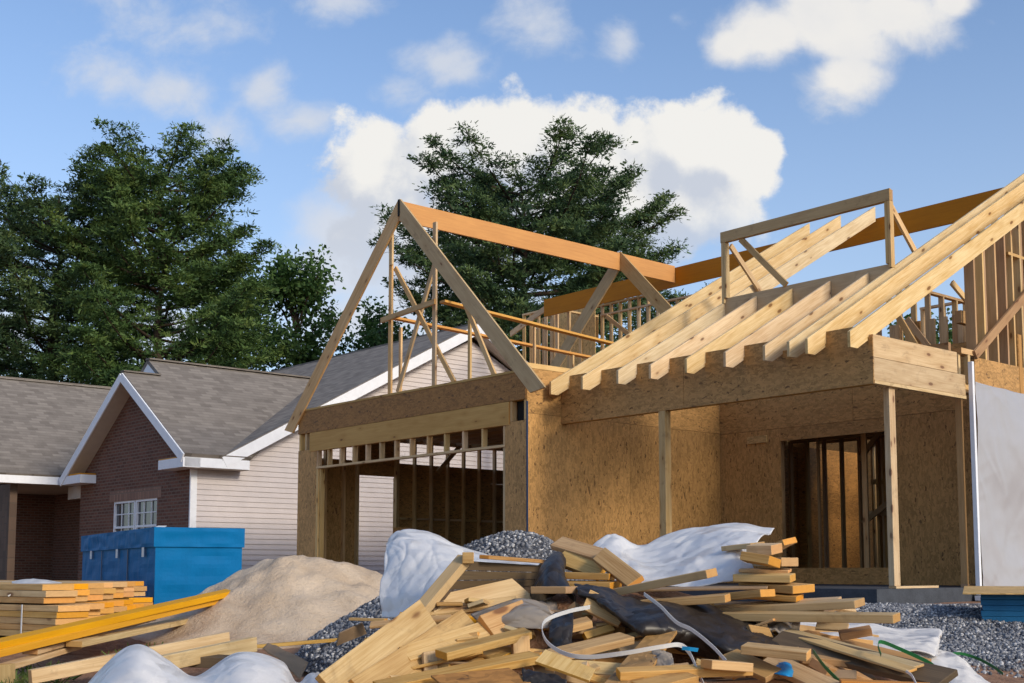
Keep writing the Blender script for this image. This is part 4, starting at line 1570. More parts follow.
broadleaf(930, 48, 318, 'leafy tree glimpsed between the studs of the right gable', 15, 3.4, n=520)
broadleaf(10, 60, 330, 'bushy tree low at the left behind the brown roof', 16, 4.0, n=560)
broadleaf(110, 60, 345, 'bushy tree low behind the point of the brick gable', 17, 3.6, n=520)

# ------------------------------------------------------------------ heaps
def mound(name, mat, label, cat, cx_, cy_, h, r, seed, sharp=1.0, rough=.05, ell=1.0, rot=0.0):
    vs, fs = [], []
    nr, na = 44, 96
    zb = 0.0
    ca, sa = math.cos(rot), math.sin(rot)
    for j in range(nr + 1):
        q = j / nr
        for i in range(na):
            a = 2 * math.pi * i / na
            rr = r * q * 1.08 * (1 + .10 * noise.noise(Vector((math.cos(a) * 1.3, math.sin(a) * 1.3, seed))))
            x, y = math.cos(a) * rr * ell, math.sin(a) * rr
            x, y = x * ca - y * sa, x * sa + y * ca
            t = min(1, q * 1.0)
            prof = (1 - t) if sharp > 1 else 0
            rd = .5 * (1 + math.cos(math.pi * min(1, t)))
            k = min(1, max(0, sharp - 1))
            cone = max(0, 1 - math.sqrt(t * t + .012) + .11) / 1.0
            z = h * (rd * (1 - k) + cone * k)
            z += rough * (noise.fractal(Vector((x * 1.8, y * 1.8, seed)), .9, 2.1, 5) + .6 * abs(noise.noise(Vector((x * 4, y * 4, seed + 3))))) * min(1, 2.2 * (1.05 - t))
            g = ground_z(cx_ + x, cy_ + y)
            vs.append((x, y, g + z - (.05 if q > .97 else 0)))
    for j in range(nr):
        for i in range(na):
            fs.append((j * na + i, j * na + (i + 1) % na, (j + 1) * na + (i + 1) % na, (j + 1) * na + i))
    o = npmesh(name, vs, fs, mat, loc=(cx_, cy_, 0), smooth=True)
    tag(o, label, cat)
    return o


sandp = mound('sand_pile', 'sand', 'smooth pale tan heap of sand in front of the blue wrapped pack', 'sand pile', -1.98, 11.7, .62, 1.55, 2.0, 1.0, .075, 1.0)
gp = mound('gravel_pile', 'gravel_bed', 'dark grey cone of crushed gravel rising behind the white plastic sheet', 'gravel pile', .02, 9.7, .98, 1.62, 5.0, 1.85, .03)


def dress_pile(o, n, seed):
    """individual stones over the gravel cone, a part of it"""
    rng = np.random.default_rng(seed)
    me = o.data
    co = np.empty(len(me.vertices) * 3, np.float32)
    me.vertices.foreach_get('co', co)
    co = co.reshape(-1, 3)
    q = np.array([p.vertices[:] for p in me.polygons])
    ctr = co[q]
    ar = np.linalg.norm(np.cross(ctr[:, 1] - ctr[:, 0], ctr[:, 3] - ctr[:, 0]), axis=1)
    fi = rng.choice(len(q), n, p=ar / ar.sum())
    a, b = rng.random((n, 1)), rng.random((n, 1))
    c = ctr[fi]
    p = (c[:, 0] * (1 - a) + c[:, 1] * a) * (1 - b) + (c[:, 3] * (1 - a) + c[:, 2] * a) * b
    s = pebbles('loose_stones', p, .0145, rng)
    s.parent = o
    s['kind'] = 'stuff'


dress_pile(gp, 17000, 4)

# ------------------------------------------------------------------ blue wrapped pack
e2 = Vector((math.sin(R(60.6)), math.cos(R(60.6)), 0))
e1 = Vector((-math.sin(R(29.4)), math.cos(R(29.4)), 0))
pc = at(154, 603, 12.6)
pc.z = ground_z(pc.x, pc.y) + .02
PH = at(154, 527, 12.6).z - pc.z
PWD, PLN = .90, 3.9
pack = thing('lumber_pack', 'bright blue plastic wrapped pack of building boards in front of the brick house', 'wrapped pack', pc)


def wrap_block(name, mat, w0, w1, l0, l1, z0, z1, amp, seed):
    """box with wrinkled cloth-like sides, in the pack's axes"""
    vs, fs = [], []

    def face(o, a, b, na, nb):
        k = len(vs)
        n = a.cross(b).normalized()
        for j in range(nb + 1):
            for i in range(na + 1):
                p = o + a * (i / na) + b * (j / nb)
                ed = min(i, na - i, 3) / 3 * min(j, nb - j, 3) / 3
                h = noise.noise(Vector((p.x * 3 + seed, p.y * 3, p.z * 9))) + .6 * noise.noise(Vector((p.x * 8, p.y * 8 + seed, p.z * 5)))
                vs.append(p + n * amp * h * ed)
        for j in range(nb):
            for i in range(na):
                fs.append((k + j * (na + 1) + i, k + j * (na + 1) + i + 1, k + (j + 1) * (na + 1) + i + 1, k + (j + 1) * (na + 1) + i))
    o0 = pc + e2 * w0 + e1 * l0 + Vector((0, 0, z0))
    A, B, C = e2 * (w1 - w0), e1 * (l1 - l0), Vector((0, 0, z1 - z0))
    face(o0, A, C, 24, 16)
    face(o0 + A, B, C, 50, 16)
    face(o0 + A + B, -A, C, 24, 16)
    face(o0 + B, -B, C, 50, 16)
    face(o0 + C, A, B, 24, 40)
    face(o0 + B, A, -B, 4, 4)
    return raw(name, vs, fs, mat, pack, smooth=False)


wrap_block('wrapped_boards', 'blue_wrap', 0, PWD, 0, PLN, 0, PH * .80, .012, 1)
wrap_block('top_cover', 'blue_wrap', -.022, PWD + .02, -.02, PLN + .02, PH * .76, PH, .016, 7)
for l in (1.2, 2.6):
    board('strap', 'blue_tape', pack, pc + e1 * l - e2 * .016 + Vector((0, 0, .01)), pc + e1 * l - e2 * .016 + Vector((0, 0, PH * .75)), .03, .006, -e2, bevel=0)
for l in (.42, 1.7, 3.2):
    p = pc + e1 * l - e2 * .03 + Vector((0, 0, PH * .70))
    board('tag', 'tag_white', pack, p - Vector((0, 0, .05)), p + Vector((0, 0, .05)), .09, .004, -e2, bevel=0)
for (w, l) in ((.15, .5), (.5, 1.2), (.3, 2.2)):
    p = pc + e2 * w + e1 * l + Vector((0, 0, PH + .012))
    board('loose_paper', 'tag_white', pack, p, p + e1 * .35 + e2 * .12 + Vector((0, 0, .03)), .09, .006, bevel=0)

# ------------------------------------------------------------------ banded lumber at the left
def bundle(label, near, base_z, layers, cols, length, seed, stagger=-.14, mat='pine_scrap', th=.05):
    rr = random.Random(seed)
    t = thing('lumber_bundle', label, 'lumber bundle', (near.x - .8, near.y + .3, base_z))
    dx = Vector((math.cos(R(-35)), math.sin(R(-35)), 0))
    dy = Vector((-dx.y, dx.x, 0))
    for c in range(cols):
        for l in range(layers):
            if l == layers - 1 and rr.random() < .18:
                continue
            end = Vector((near.x, near.y, base_z)) + dx * (c * stagger + rr.uniform(-.03, .03)) + dy * (c * .335 + .15) + Vector((0, 0, th * (l + .5)))
            board('stud', 'pine_pale' if rr.random() < .25 else mat, t, end - dx * (length + rr.uniform(-.1, .1)), end, .285, th - .003, bevel=.002)
    return t, dx, dy


bl, dx, dy = bundle('lower and larger stack of banded studs at the left, sawn ends stepping back', at(57, 620, 9.5), .10, 5, 7, 3.4, 3, -.29, 'pine_scrap')
bu, _, _ = bundle('upper layer of banded studs lying on the larger stack at the left edge', at(43, 603, 9.6), .36, 3, 7, 3.3, 9, -.28)
nb_ = at(57, 620, 9.5)
for k, x in enumerate((.45, 1.3)):
    p = Vector((nb_.x, nb_.y, .105)) - dx * x - dy * .004
    board('band', 'strap_white', bl, p, p + Vector((0, 0, .245)), .014, .004, -dy, bevel=0)
for i, x in enumerate((.5, 2.6)):
    p = Vector((nb_.x, nb_.y, .05)) - dx * x
    o = board('timber_bearer', 'dark_board', None, p, p + dy * .9 - dx * .7, .09, .09)
    tag(o, ('short dark bearer timber under the near end of the banded studs', 'short dark bearer timber under the far left end of the banded studs')[i], 'timber')
g = []
for j in range(4):
    g.append([at(12 + k * 10, 586.5 - 2.2 * math.sin(k * .75) - j * 1.4, 10.0 + j * .2) + Vector((0, 0, .0)) for k in range(6)])
sheet('wrapping_film', 'plastic_white', g, 40, 16, .012, 8, 'torn white wrapping film lying on top of the banded studs', 'plastic film', freq=4)

# yellow engineered beams and boards on the soil
def long_board(name, mat, a, b, w, t, label, cat='board', roll=0, bevel=.003, group=None, c0=0, c1=0):
    o = board(name, mat, None, at(*a), at(*b), w, t, (0, 0, 1), roll, c0, c1, bevel)
    tag(o, label, cat, group)
    return o


long_board('engineered_beam', 'lvl_yellow', (-20, 656, 8.3), (224, 598, 11.2), .14, .05, 'lower of two long yellow beams laid one on the other towards the sand pile', 'beam', 2)
long_board('engineered_beam', 'lvl_yellow', (-20, 648.3, 8.33), (232, 592, 11.25), .14, .05, 'upper of two long yellow beams laid one on the other towards the sand pile', 'beam', 2)
long_board('lumber', 'pine_pale', (2, 668, 8.4), (76, 646, 9.4), .10, .04, 'pale board on the soil with its near end over a short upright post', 'board', 1)
long_board('lumber', 'pine_weathered', (30, 652, 8.8), (150, 618, 10.6), .12, .035, 'thin grey board half hidden below the long yellow beams', 'board', 1)
long_board('lumber', 'pine_pale', (74, 644, 9.1), (205, 616, 11.3), .13, .045, 'pale board ending at the foot of the sand pile', 'board', 2)
o = board('post_stub', 'pine_weathered', None, at(6, 664, 8.3), at(6, 694, 8.3), .09, .09)
tag(o, 'short grey upright post stub at the lower left corner', 'post')
long_board('lumber', 'pine_pale', (30, 677, 8.0), (228, 638, 9.1), .05, .09, 'upper pale board of the two behind the left white plastic', 'board', 0)
long_board('lumber', 'pine_pale', (150, 666, 7.9), (254, 644, 8.7), .06, .10, 'lower pale board of the two behind the left white plastic', 'board', 0)
long_board('lumber', 'pine_scrap', (250, 647, 8.7), (348, 639, 9.0), .05, .025, 'long thin strip leading from the pale boards onto the gravel', 'strip')
long_board('scrap_board', 'dark_board', (186, 660, 8.3), (235, 662, 8.3), .14, .07, 'dark offcut under the left pale boards', 'board', 5)
o = sheet('cardboard_sheet', 'cardboard', [[at(268, 644, 8.3), at(285, 651, 8.2), at(308, 664, 8.1)], [at(262, 650, 8.1), at(278, 660, 8.0), at(300, 680, 7.8)]], 20, 10, .01, 3,
          'curled brown cardboard beside the left white plastic', 'cardboard', thick=.006)

# weeds
def weeds():
    rng = np.random.default_rng(12)
    cs = []
    for (px, py, d, k, s) in ((16, 676, 8.2, 40, .16), (140, 640, 9.6, 14, .1), (35, 655, 8.8, 12, .1)):
        c = at(px, py, d)
        for _ in range(k):
            x, y = c.x + rng.normal() * s, c.y + rng.normal() * s
            cs.append((x, y, ground_z(x, y) + .01))
    o = blades('weeds', cs, [.06] * len(cs), 'weeds', rng, 7, .08, .012, .3, None, 1.2)
    tag(o, 'low green weeds sprouting in the bare soil at the left', 'weeds', kind='stuff')


weeds()

# ------------------------------------------------------------------ foam pack at the right edge
fc = at(982, 621, 11.6)
fz0 = ground_z(fc.x, fc.y) - .01
foam = thing('foam_pack', 'stack of dark blue foam boards on the gravel at the right edge', 'foam boards', (fc.x, fc.y, fz0))
fx = Vector((math.cos(R(-20.5)), math.sin(R(-20.5)), 0))
fy = Vector((-fx.y, fx.x, 0))
for k in range(5):
    c = Vector((fc.x, fc.y, fz0 + .026 + .052 * k)) + fx * (.8 + .008 * math.sin(k * 4)) + fy * .6
    board('foam_board', 'blue_foam', foam, c - fx * .8, c + fx * .8, 1.2, .050, bevel=.004)
c = Vector((fc.x, fc.y, fz0 + .285)) + fx * .82 + fy * .74
o = board('board_sheet', 'osb_pale', None, c - fx * .98, c + fx * .98, 1.75, .014, (.01, -.03, 1))
tag(o, 'pale strand board sheet lying on the blue foam boards', 'board sheet')

# ------------------------------------------------------------------ inside the garage
o = extrude('leaning_offcut', 'osb_brown', None, (-10.35, .30, SL + .005), (1, 0, 0), (0, .14, 1), [(0, 0), (.92, 0), (.62, .98), (.05, 1.0)], .015, 0, False, 'H')
tag(o, 'dark brown board offcut leaning by the garage door opening', 'board sheet')
for k in range(3):
    o = board('lumber', 'lvl_yellow', None, H(-9.9 + .05 * k, .2 + .25 * k, SL + .35 + .05 * k), H(-8.3 + .1 * k, .25 + .22 * k, SL + .18 + .05 * k), .10, .045)
    tag(o, ('lowest', 'middle', 'top')[k] + ' of three yellow boards lying just inside the garage opening', 'board')

# ------------------------------------------------------------------ the waste heap
cutr = random.Random(19)


def scrap(a, b, w, t, label, mat='pine_scrap', roll=0, cat='board', c0=0, c1=0, bevel=.003):
    if not c0 and not c1:
        c0, c1 = cutr.uniform(-.22, .22), cutr.uniform(-.22, .22)
    t *= .85
    return long_board('scrap_board', mat, a, b, w, t, label, cat, roll, bevel, None, c0, c1)


# broad planks at the left of the heap
scrap((330, 692, 5.0), (428, 616, 5.65), .165, .038, 'widest pale plank, slanting up from the bottom edge at the left of the heap', 'pine_pale', 52, 'plank', c1=.2)
scrap((360, 694, 5.05), (470, 622, 5.75), .14, .038, 'brownish plank tucked along the right side of the widest plank', 'pine_scrap', 46, 'plank')
scrap((432, 611, 6.0), (523, 590, 6.2), .14, .038, 'wide clean plank lying just below the tilted pallet lid', 'pine_pale', 56, 'plank', c1=-.5)
scrap((404, 656, 5.35), (493, 628, 5.65), .09, .038, 'long narrow board resting on the broken knotted block', 'pine_pale', 40)
scrap((486, 629, 5.6), (525, 614, 5.75), .13, .05, 'thick short block with a bright split end in the middle of the heap', 'pine_scrap', 50, 'block', c1=.35)
scrap((441, 655, 5.25), (528, 633, 5.5), .089, .040, 'board with a squared near end lying below the split block', 'pine_scrap', 8)
scrap((378, 688, 4.9), (536, 657, 5.25), .089, .040, 'long yellow board crossing the lower left of the heap', 'pine_scrap', 12)
scrap((429, 652, 5.35), (430, 671, 5.33), .06, .05, 'small upright block under the narrow board', 'pine_weathered', 0, 'block')
scrap((520, 637, 5.45), (521, 657, 5.43), .075, .06, 'stubby upright block right of the squared board', 'pine_scrap', 0, 'block')
scrap((433, 663, 5.4), (513, 647, 5.6), .06, .016, 'thin brown strip under the squared board', 'cardboard', 0, 'strip')
scrap((455, 672, 5.3), (502, 652, 5.55), .05, .016, 'short yellow strip slanting under the squared board', 'pine_scrap', 20, 'strip')
scrap((440, 684, 4.85), (520, 676, 5.0), .15, .012, 'brown strand board corner at the bottom edge left of centre', 'osb_brown', 20, 'board sheet')
scrap((350, 619, 8.2), (386, 620, 8.1), .05, .022, 'short loose stick lying on the gravel slope', 'pine_pale', 0, 'strip')
o = extrude('scrap_sheet', 'cardboard', None, at(336, 645, 8.2), at(368, 632, 8.3) - at(336, 645, 8.2), Vector((.3, -.2, .6)), [(0, 0), (.22, 0), (.2, .1), (.03, .09)], .012)
tag(o, 'bent brown scrap lying on the gravel beside the widest plank', 'scrap')
scrap((462, 614, 6.1), (472, 620, 6.0), .05, .04, 'small broken chip with a bright end beneath the clean plank', 'pine_scrap', 0, 'block')

# pallet lid
lid = thing('pallet_lid', 'dark brown tilted pallet lid propped up on the left of the waste heap', 'pallet', at(490, 590, 6.3))
A, B, Cc, Dd = at(474, 561, 6.2), at(552, 566, 6.75), at(520, 600, 6.55), at(430, 611, 5.95)
X = (B - A)
Y = (Dd - A)
n = X.cross(Y).normalized()
XN = X.normalized()
YN = (Y - XN * XN.dot(Y)).normalized()
def on_lid(p):
    return ((p - A).dot(XN), (p - A).dot(YN))
for k in range(5):
    s0, s1 = k / 5 + .006, (k + 1) / 5 - .006
    extrude('slat', 'dark_board', lid, A, XN, YN, [on_lid(A.lerp(Dd, s0)), on_lid(B.lerp(Cc, s0)), on_lid(B.lerp(Cc, s1)), on_lid(A.lerp(Dd, s1))], .016, .002)
board('edge_rail', 'pine_weathered', lid, A + n * .03 + Vector((-.02, -.02, .012)), Dd + n * .03 + Vector((-.02, -.02, 0)), .045, .075, n)
board('edge_rail', 'dark_board', lid, B + n * .03, Cc + n * .03, .045, .07, n)
board('edge_rail', 'pine_scrap', lid, A - n * .0 + Vector((.05, 0, .02)), B + Vector((0, 0, .02)), .02, .06, n)
o = board('corner_block', 'pine_scrap', lid, A + Vector((-.055, -.06, .015)), A + Vector((.0, -.06, .015)), .05, .055)

# right of the lid
scrap((557, 543, 6.6), (604, 557, 6.35), .09, .038, 'upper yellow board sloping down beside the gravel cone', 'pine_scrap', 35)
scrap((600, 555, 6.3), (636, 583, 6.0), .09, .038, 'yellow board carrying on down along the right white sheet', 'pine_scrap', 40)
scrap((562, 556, 6.5), (604, 571, 6.3), .12, .038, 'shaded board lying under the upper yellow board', 'pine_scrap', 45)
scrap((556, 575, 6.3), (612, 577, 6.15), .089, .040, 'short level board left of the black roofing felt', 'pine_scrap', 0)
scrap((562, 585, 6.2), (616, 585, 6.1), .14, .040, 'level board directly beneath the short level board', 'pine_scrap', 4)
scrap((536, 590, 6.0), (572, 590, 5.9), .089, .040, 'stub of board in the dark hollow beside the black roll', 'brown_stud', 0)
scrap((586, 600, 5.75), (624, 618, 5.7), .11, .025, 'round ended yellow board poking from under the black felt', 'pine_scrap', 55)
scrap((556, 630, 5.6), (590, 622, 5.65), .089, .04, 'short board end behind the looped white strap', 'pine_scrap', 10)
scrap((560, 627, 5.9), (626, 629, 5.8), .089, .04, 'brown board lying across the middle of the heap under the felt', 'brown_stud', 10)
scrap((552, 656, 5.25), (627, 638, 5.45), .089, .04, 'board crossing under the looped white strap', 'pine_scrap', 14)
o = extrude('scrap_sheet', 'osb', None, at(598, 690, 4.85), at(656, 624, 5.6) - at(598, 690, 4.85), at(632, 690, 4.8) - at(598, 690, 4.85),
            [(0, 0), (.86, .0), (.84, .10), (.80, .12), (0, .15)], .014, .001)
tag(o, 'long strand board offcut slanting up at the centre of the heap', 'board sheet')
o = extrude('scrap_sheet', 'pine_pale', None, at(535, 661, 5.0), at(551, 643, 5.15) - at(535, 661, 5.0), at(588, 685, 4.9) - at(535, 661, 5.0),
            [(0, 0), (.115, 0), (.10, .225), (.0, .235)], .012, .001)
tag(o, 'small pale plywood offcut with two dark marks at the bottom centre', 'board sheet')
sub = o
for k, (a, b, l) in enumerate(((.045, .10, .022), (.052, .135, .03))):
    mk = box('mark', 'shade_mark_black', None, (-l / 2, -.003, -.0006), (l / 2, .003, .0006))
    mk.parent = sub
    mk.matrix_basis = Matrix.Translation((a, b, .0128 if (X.z > -9) else 0)) @ Matrix.Rotation(R(60), 4, 'Z')
scrap((618, 674, 4.95), (747, 669, 5.05), .089, .042, 'long board with a bright right end along the bottom right of centre', 'pine_scrap', 8)
scrap((640, 690, 4.8), (690, 678, 4.95), .10, .05, 'stubby block at the bottom edge right of centre', 'pine_scrap', 10, 'block')
scrap((616, 592, 6.1), (712, 573, 5.7), .089, .045, 'grey board jutting across the front of the right white sheet', 'pine_weathered', 8)
scrap((640, 604, 5.9), (728, 598, 5.7), .10, .042, 'board under the jutting grey board, ending in a bright sawn face', 'pine_scrap', 4)
scrap((705, 599, 6.0), (768, 593, 5.75), .10, .042, 'next board to the right of the sawn board, below the plastic', 'pine_scrap', 0)
scrap((630, 590, 6.15), (768, 587, 5.9), .14, .013, 'long thin dark lath under the right white sheet', 'cardboard', 4, 'strip')
scrap((690, 612, 6.1), (860, 603, 5.65), .12, .042, 'longer upper board reaching out to the right over the gravel', 'pine_weathered', 6, c1=.1)
scrap((690, 607, 6.15), (840, 599, 5.8), .09, .016, 'thin lath lying on the longer upper board at the right', 'pine_pale', 6, 'strip')
scrap((680, 615, 6.0), (897, 618, 5.45), .089, .045, 'longest lower board reaching furthest right over the white strip', 'pine_weathered', 6)
scrap((744, 648, 5.2), (809, 655, 5.05), .10, .042, 'thick orange block board at the right below the black felt', 'pine_scrap', 6)
scrap((706, 664, 4.95), (748, 667, 5.0), .089, .042, 'board end meeting the bottom right of the long bright board', 'pine_scrap', 0)
scrap((728, 655, 5.3), (774, 676, 5.1), .10, .03, 'dim board slanting down left of the blue scrap', 'brown_stud', 20)
scrap((768, 660, 5.3), (834, 690, 4.95), .089, .035, 'dim board slanting down right of the blue scrap', 'pine_scrap', 25)
scrap((800, 658, 5.35), (855, 663, 5.3), .089, .035, 'dim short board behind the green strap', 'brown_stud', 6)
# small stack at the right end of the heap
st = [((728, 548, 6.35), (758, 545, 6.2), .10, .03, 'dull cap board on top of the small stack', 'pine_weathered', 6),
      ((752, 549, 6.1), (777, 549, 6.0), .14, .055, 'chunky top block of the small stack', 'pine_pale', 6),
      ((766, 553, 6.25), (790, 541, 6.1), .089, .036, 'angled block end sticking up at the right of the small stack', 'pine_scrap', 10),
      ((744, 557, 6.0), (775, 562, 5.9), .14, .05, 'sloping block second from the top of the small stack', 'pine_scrap', -8),
      ((762, 562, 6.2), (790, 562, 6.0), .12, .05, 'right block second from the top of the small stack', 'pine_pale', 0),
      ((740, 570, 6.15), (790, 571, 6.05), .15, .018, 'thin shingle like piece halfway down the small stack', 'pine_scrap', 3),
      ((738, 577, 6.05), (793, 578, 5.9), .14, .042, 'broad pale board below the thin piece of the small stack', 'pine_pale', 4),
      ((748, 585, 6.1), (804, 589, 5.85), .14, .045, 'board with a bright orange end third from the bottom of the small stack', 'pine_scrap', 4),
      ((752, 595, 6.0), (800, 598, 5.85), .14, .03, 'bottom board of the small stack lying on the long boards', 'pine_scrap', 4)]
for a, b, w, t, l, mt, ro in st:
    scrap(a, b, w, t, l, mt, ro)
# thin mouldings at the lower right
scrap((786, 631, 5.7), (918, 667, 5.05), .07, .014, 'upper of two thin pale mouldings lying in the mossy cradle', 'pine_pale', 12, 'strip')
scrap((802, 637, 5.55), (912, 671, 4.98), .06, .014, 'lower of two thin pale mouldings lying in the mossy cradle', 'pine_scrap', 12, 'strip')
scrap((775, 640, 5.6), (948, 680, 4.98), .12, .035, 'dark mossy board ending at the lower right of the heap', 'dark_board', 30)
scrap((800, 634, 5.9), (925, 664, 5.4), .10, .03, 'dark brown board behind the pale mouldings', 'brown_stud', 10)
scrap((840, 684, 4.9), (930, 688, 4.85), .10, .04, 'orange board at the bottom edge on the far right of the heap', 'lvl_orange', 0)

# buried boards filling the heap
fr = random.Random(77)
for k in range(38):
    px = fr.uniform(395, 850)
    py = fr.uniform(612, 684)
    d = 5.1 + (690 - py) / 100 * 1.05 + fr.uniform(.12, .32)
    L = fr.uniform(45, 110)
    tilt = fr.uniform(-14, 10)
    if px > 760:
        py = max(py, 640)
    o = long_board('buried_board', fr.choice(['pine_scrap', 'brown_stud', 'pine_weathered', 'dark_board', 'brown_stud']), (px - L / 2, py + tilt / 2, d + fr.uniform(-.25, .25)), (px + L / 2, py - tilt / 2, d + fr.uniform(-.25, .25)),
                   fr.choice([.089, .089, .14]), .04, 'shaded board end buried deep in the waste heap', 'board', fr.uniform(-20, 35), group='boards buried in the waste heap')

for k in range(30):
    px, py = fr.uniform(400, 830), fr.uniform(606, 680)
    d = 5.05 + (690 - py) / 100 * 1.05 + fr.uniform(.0, .12)
    L = fr.uniform(50, 130)
    dyp = fr.uniform(-22, 12)
    if px + L / 2 > 880:
        continue
    long_board('thin_lath', fr.choice(['pine_scrap', 'pine_pale', 'pine_weathered', 'cardboard', 'pine_scrap']), (px - L / 2, py - dyp / 2, d + fr.uniform(-.1, .1)), (px + L / 2, py + dyp / 2, d + fr.uniform(-.1, .1)),
               fr.choice([.035, .045, .06]), fr.choice([.01, .014, .018]), 'thin lath tangled among the boards of the waste heap', 'lath', fr.uniform(-40, 60), group='thin laths in the waste heap')

# small splinters and offcuts
for k in range(34):
    px, py = fr.uniform(380, 860), fr.uniform(596, 684)
    d = 5.0 + (690 - py) / 100 * 1.05 + fr.uniform(-.02, .1)
    L = fr.uniform(12, 34)
    long_board('wood_offcut', fr.choice(['pine_scrap', 'pine_pale', 'pine_scrap', 'pine_weathered', 'brown_stud']), (px - L / 2, py + fr.uniform(-7, 7), d), (px + L / 2, py + fr.uniform(-7, 7), d + fr.uniform(-.08, .08)),
               fr.choice([.03, .05, .089]), fr.choice([.012, .02, .036]), 'small wood offcut lying loose in the waste heap', 'offcut', fr.uniform(-60, 60), group='small offcuts in the waste heap')

# black roofing felt
sheet('roofing_felt', 'tar_paper',
      [[at(574, 583, 6.0), at(600, 587, 5.95), at(640, 600, 5.85), at(690, 602, 5.9), at(740, 618, 5.85), at(786, 640, 5.7)],
       [at(578, 590, 5.85), at(602, 596, 5.75), at(636, 612, 5.6), at(680, 612, 5.65), at(735, 632, 5.55), at(783, 645, 5.45)],
       [at(580, 594, 5.8), at(606, 606, 5.65), at(638, 628, 5.45), at(690, 630, 5.5), at(728, 650, 5.35), at(775, 649, 5.35)],
       [at(590, 600, 5.9), at(622, 622, 5.75), at(648, 634, 5.6), at(700, 652, 5.6), at(732, 668, 5.5), at(765, 655, 5.6)]],
      90, 46, .028, 6, 'crumpled black roofing felt draped over the middle of the waste heap', 'roofing felt', freq=3.2)
# black roll and drape beside the gravel cone
sheet('felt_roll', 'tar_paper',
      [[at(536, 582, 6.5), at(544, 564, 6.45), at(556, 553, 6.4), at(565, 558, 6.38), at(563, 572, 6.3)],
       [at(530, 592, 6.2), at(545, 576, 6.1), at(556, 566, 6.2), at(563, 572, 6.2), at(562, 588, 6.1)],
       [at(534, 606, 6.1), at(548, 600, 5.95), at(562, 592, 5.95), at(572, 596, 5.9), at(574, 604, 5.9)]],
      40, 30, .012, 12, 'black felt roll hanging beside the tilted pallet lid', 'roofing felt', freq=3)
sheet('felt_scrap', 'tar_paper', [[at(548, 617, 5.6), at(560, 612, 5.6), at(574, 616, 5.55)], [at(550, 636, 5.45), at(562, 634, 5.4), at(572, 640, 5.4)], [at(548, 655, 5.5), at(562, 655, 5.35), at(574, 654, 5.4)]],
      20, 24, .02, 15, 'black strip of felt hanging below the looped white strap', 'roofing felt', freq=4)
sheet('felt_scrap', 'tar_paper', [[at(522, 668, 5.0), at(545, 672, 5.0), at(566, 680, 4.95)], [at(524, 690, 4.9), at(545, 692, 4.88), at(570, 694, 4.85)]],
      20, 16, .02, 18, 'dark blue black wrapper at the bottom edge left of the plywood offcut', 'plastic film', freq=4)

# white plastic sheets
sheet('plastic_sheet', 'plastic_white',
      [[at(388, 541, 7.2), at(400, 531, 7.25), at(425, 534, 7.3), at(462, 549, 7.3), at(500, 557, 7.25), at(548, 562, 7.0)],
       [at(386, 562, 6.9), at(404, 552, 6.85), at(430, 550, 6.85), at(460, 558, 6.8), at(490, 562, 6.75), at(530, 566, 6.7)],
       [at(384, 590, 6.7), at(402, 582, 6.6), at(428, 574, 6.55), at(450, 570, 6.5), at(468, 568, 6.45), at(478, 566, 6.4)],
       [at(383, 618, 6.6), at(400, 617, 6.45), at(420, 609, 6.35), at(438, 596, 6.3), at(455, 578, 6.3), at(472, 564, 6.3)]],
      120, 90, .032, 3, 'large white plastic sheet bulging over the left end of the waste heap', 'plastic sheet', freq=2.2)
sheet('plastic_sheet', 'plastic_white',
      [[at(585, 548, 7.0), at(611, 533, 7.05), at(642, 544, 7.1), at(682, 528, 7.15), at(725, 525, 7.1), at(774, 533, 6.9)],
       [at(596, 552, 6.75), at(622, 552, 6.7), at(650, 558, 6.7), at(690, 548, 6.7), at(728, 538, 6.65), at(764, 540, 6.55)],
       [at(612, 562, 6.5), at(636, 568, 6.4), at(668, 572, 6.4), at(700, 566, 6.35), at(730, 558, 6.3), at(750, 560, 6.3)],
       [at(630, 584, 6.3), at(650, 588, 6.2), at(680, 588, 6.15), at(706, 587, 6.1), at(734, 585, 6.1), at(758, 584, 6.1)]],
      120, 80, .034, 21, 'large white plastic sheet spread over the top right of the waste heap', 'plastic sheet', freq=2.1)
sheet('plastic_sheet', 'plastic_white',
      [[at(78, 702, 5.9), at(108, 666, 5.9), at(136, 645, 5.9), at(166, 662, 5.95), at(194, 678, 5.95), at(238, 652, 5.9), at(282, 661, 5.85), at(295, 681, 5.8), at(312, 671, 5.75), at(345, 690, 5.7)],
       [at(70, 730, 5.5), at(100, 684, 5.5), at(136, 664, 5.45), at(170, 676, 5.45), at(200, 684, 5.45), at(240, 668, 5.4), at(280, 676, 5.4), at(300, 690, 5.4), at(318, 684, 5.4), at(350, 700, 5.4)],
       [at(60, 790, 5.1), at(100, 750, 5.05), at(136, 740, 5.0), at(170, 742, 5.0), at(204, 744, 5.0), at(242, 738, 5.0), at(282, 744, 5.0), at(304, 750, 5.0), at(326, 748, 5.0), at(360, 760, 5.0)]],
      150, 60, .020, 33, 'crumpled white plastic filling the bottom left corner of the photo', 'plastic sheet', freq=2.6)
sheet('plastic_sheet', 'plastic_ground',
      [[at(772, 618, 6.7), at(815, 621, 6.7), at(858, 624, 6.7), at(900, 631, 6.6), at(936, 632, 6.5), at(938, 634, 6.45)],
       [at(770, 626, 6.35), at(815, 630, 6.3), at(858, 632, 6.3), at(900, 638, 6.2), at(934, 640, 6.2), at(940, 644, 6.15)],
       [at(776, 640, 6.0), at(815, 642, 6.0), at(858, 645, 5.95), at(900, 650, 5.95), at(930, 652, 5.95), at(937, 652, 5.95)]],
      90, 30, .03, 41, 'flattened off white plastic strip lying beside the gravel on the right', 'plastic sheet', freq=3)
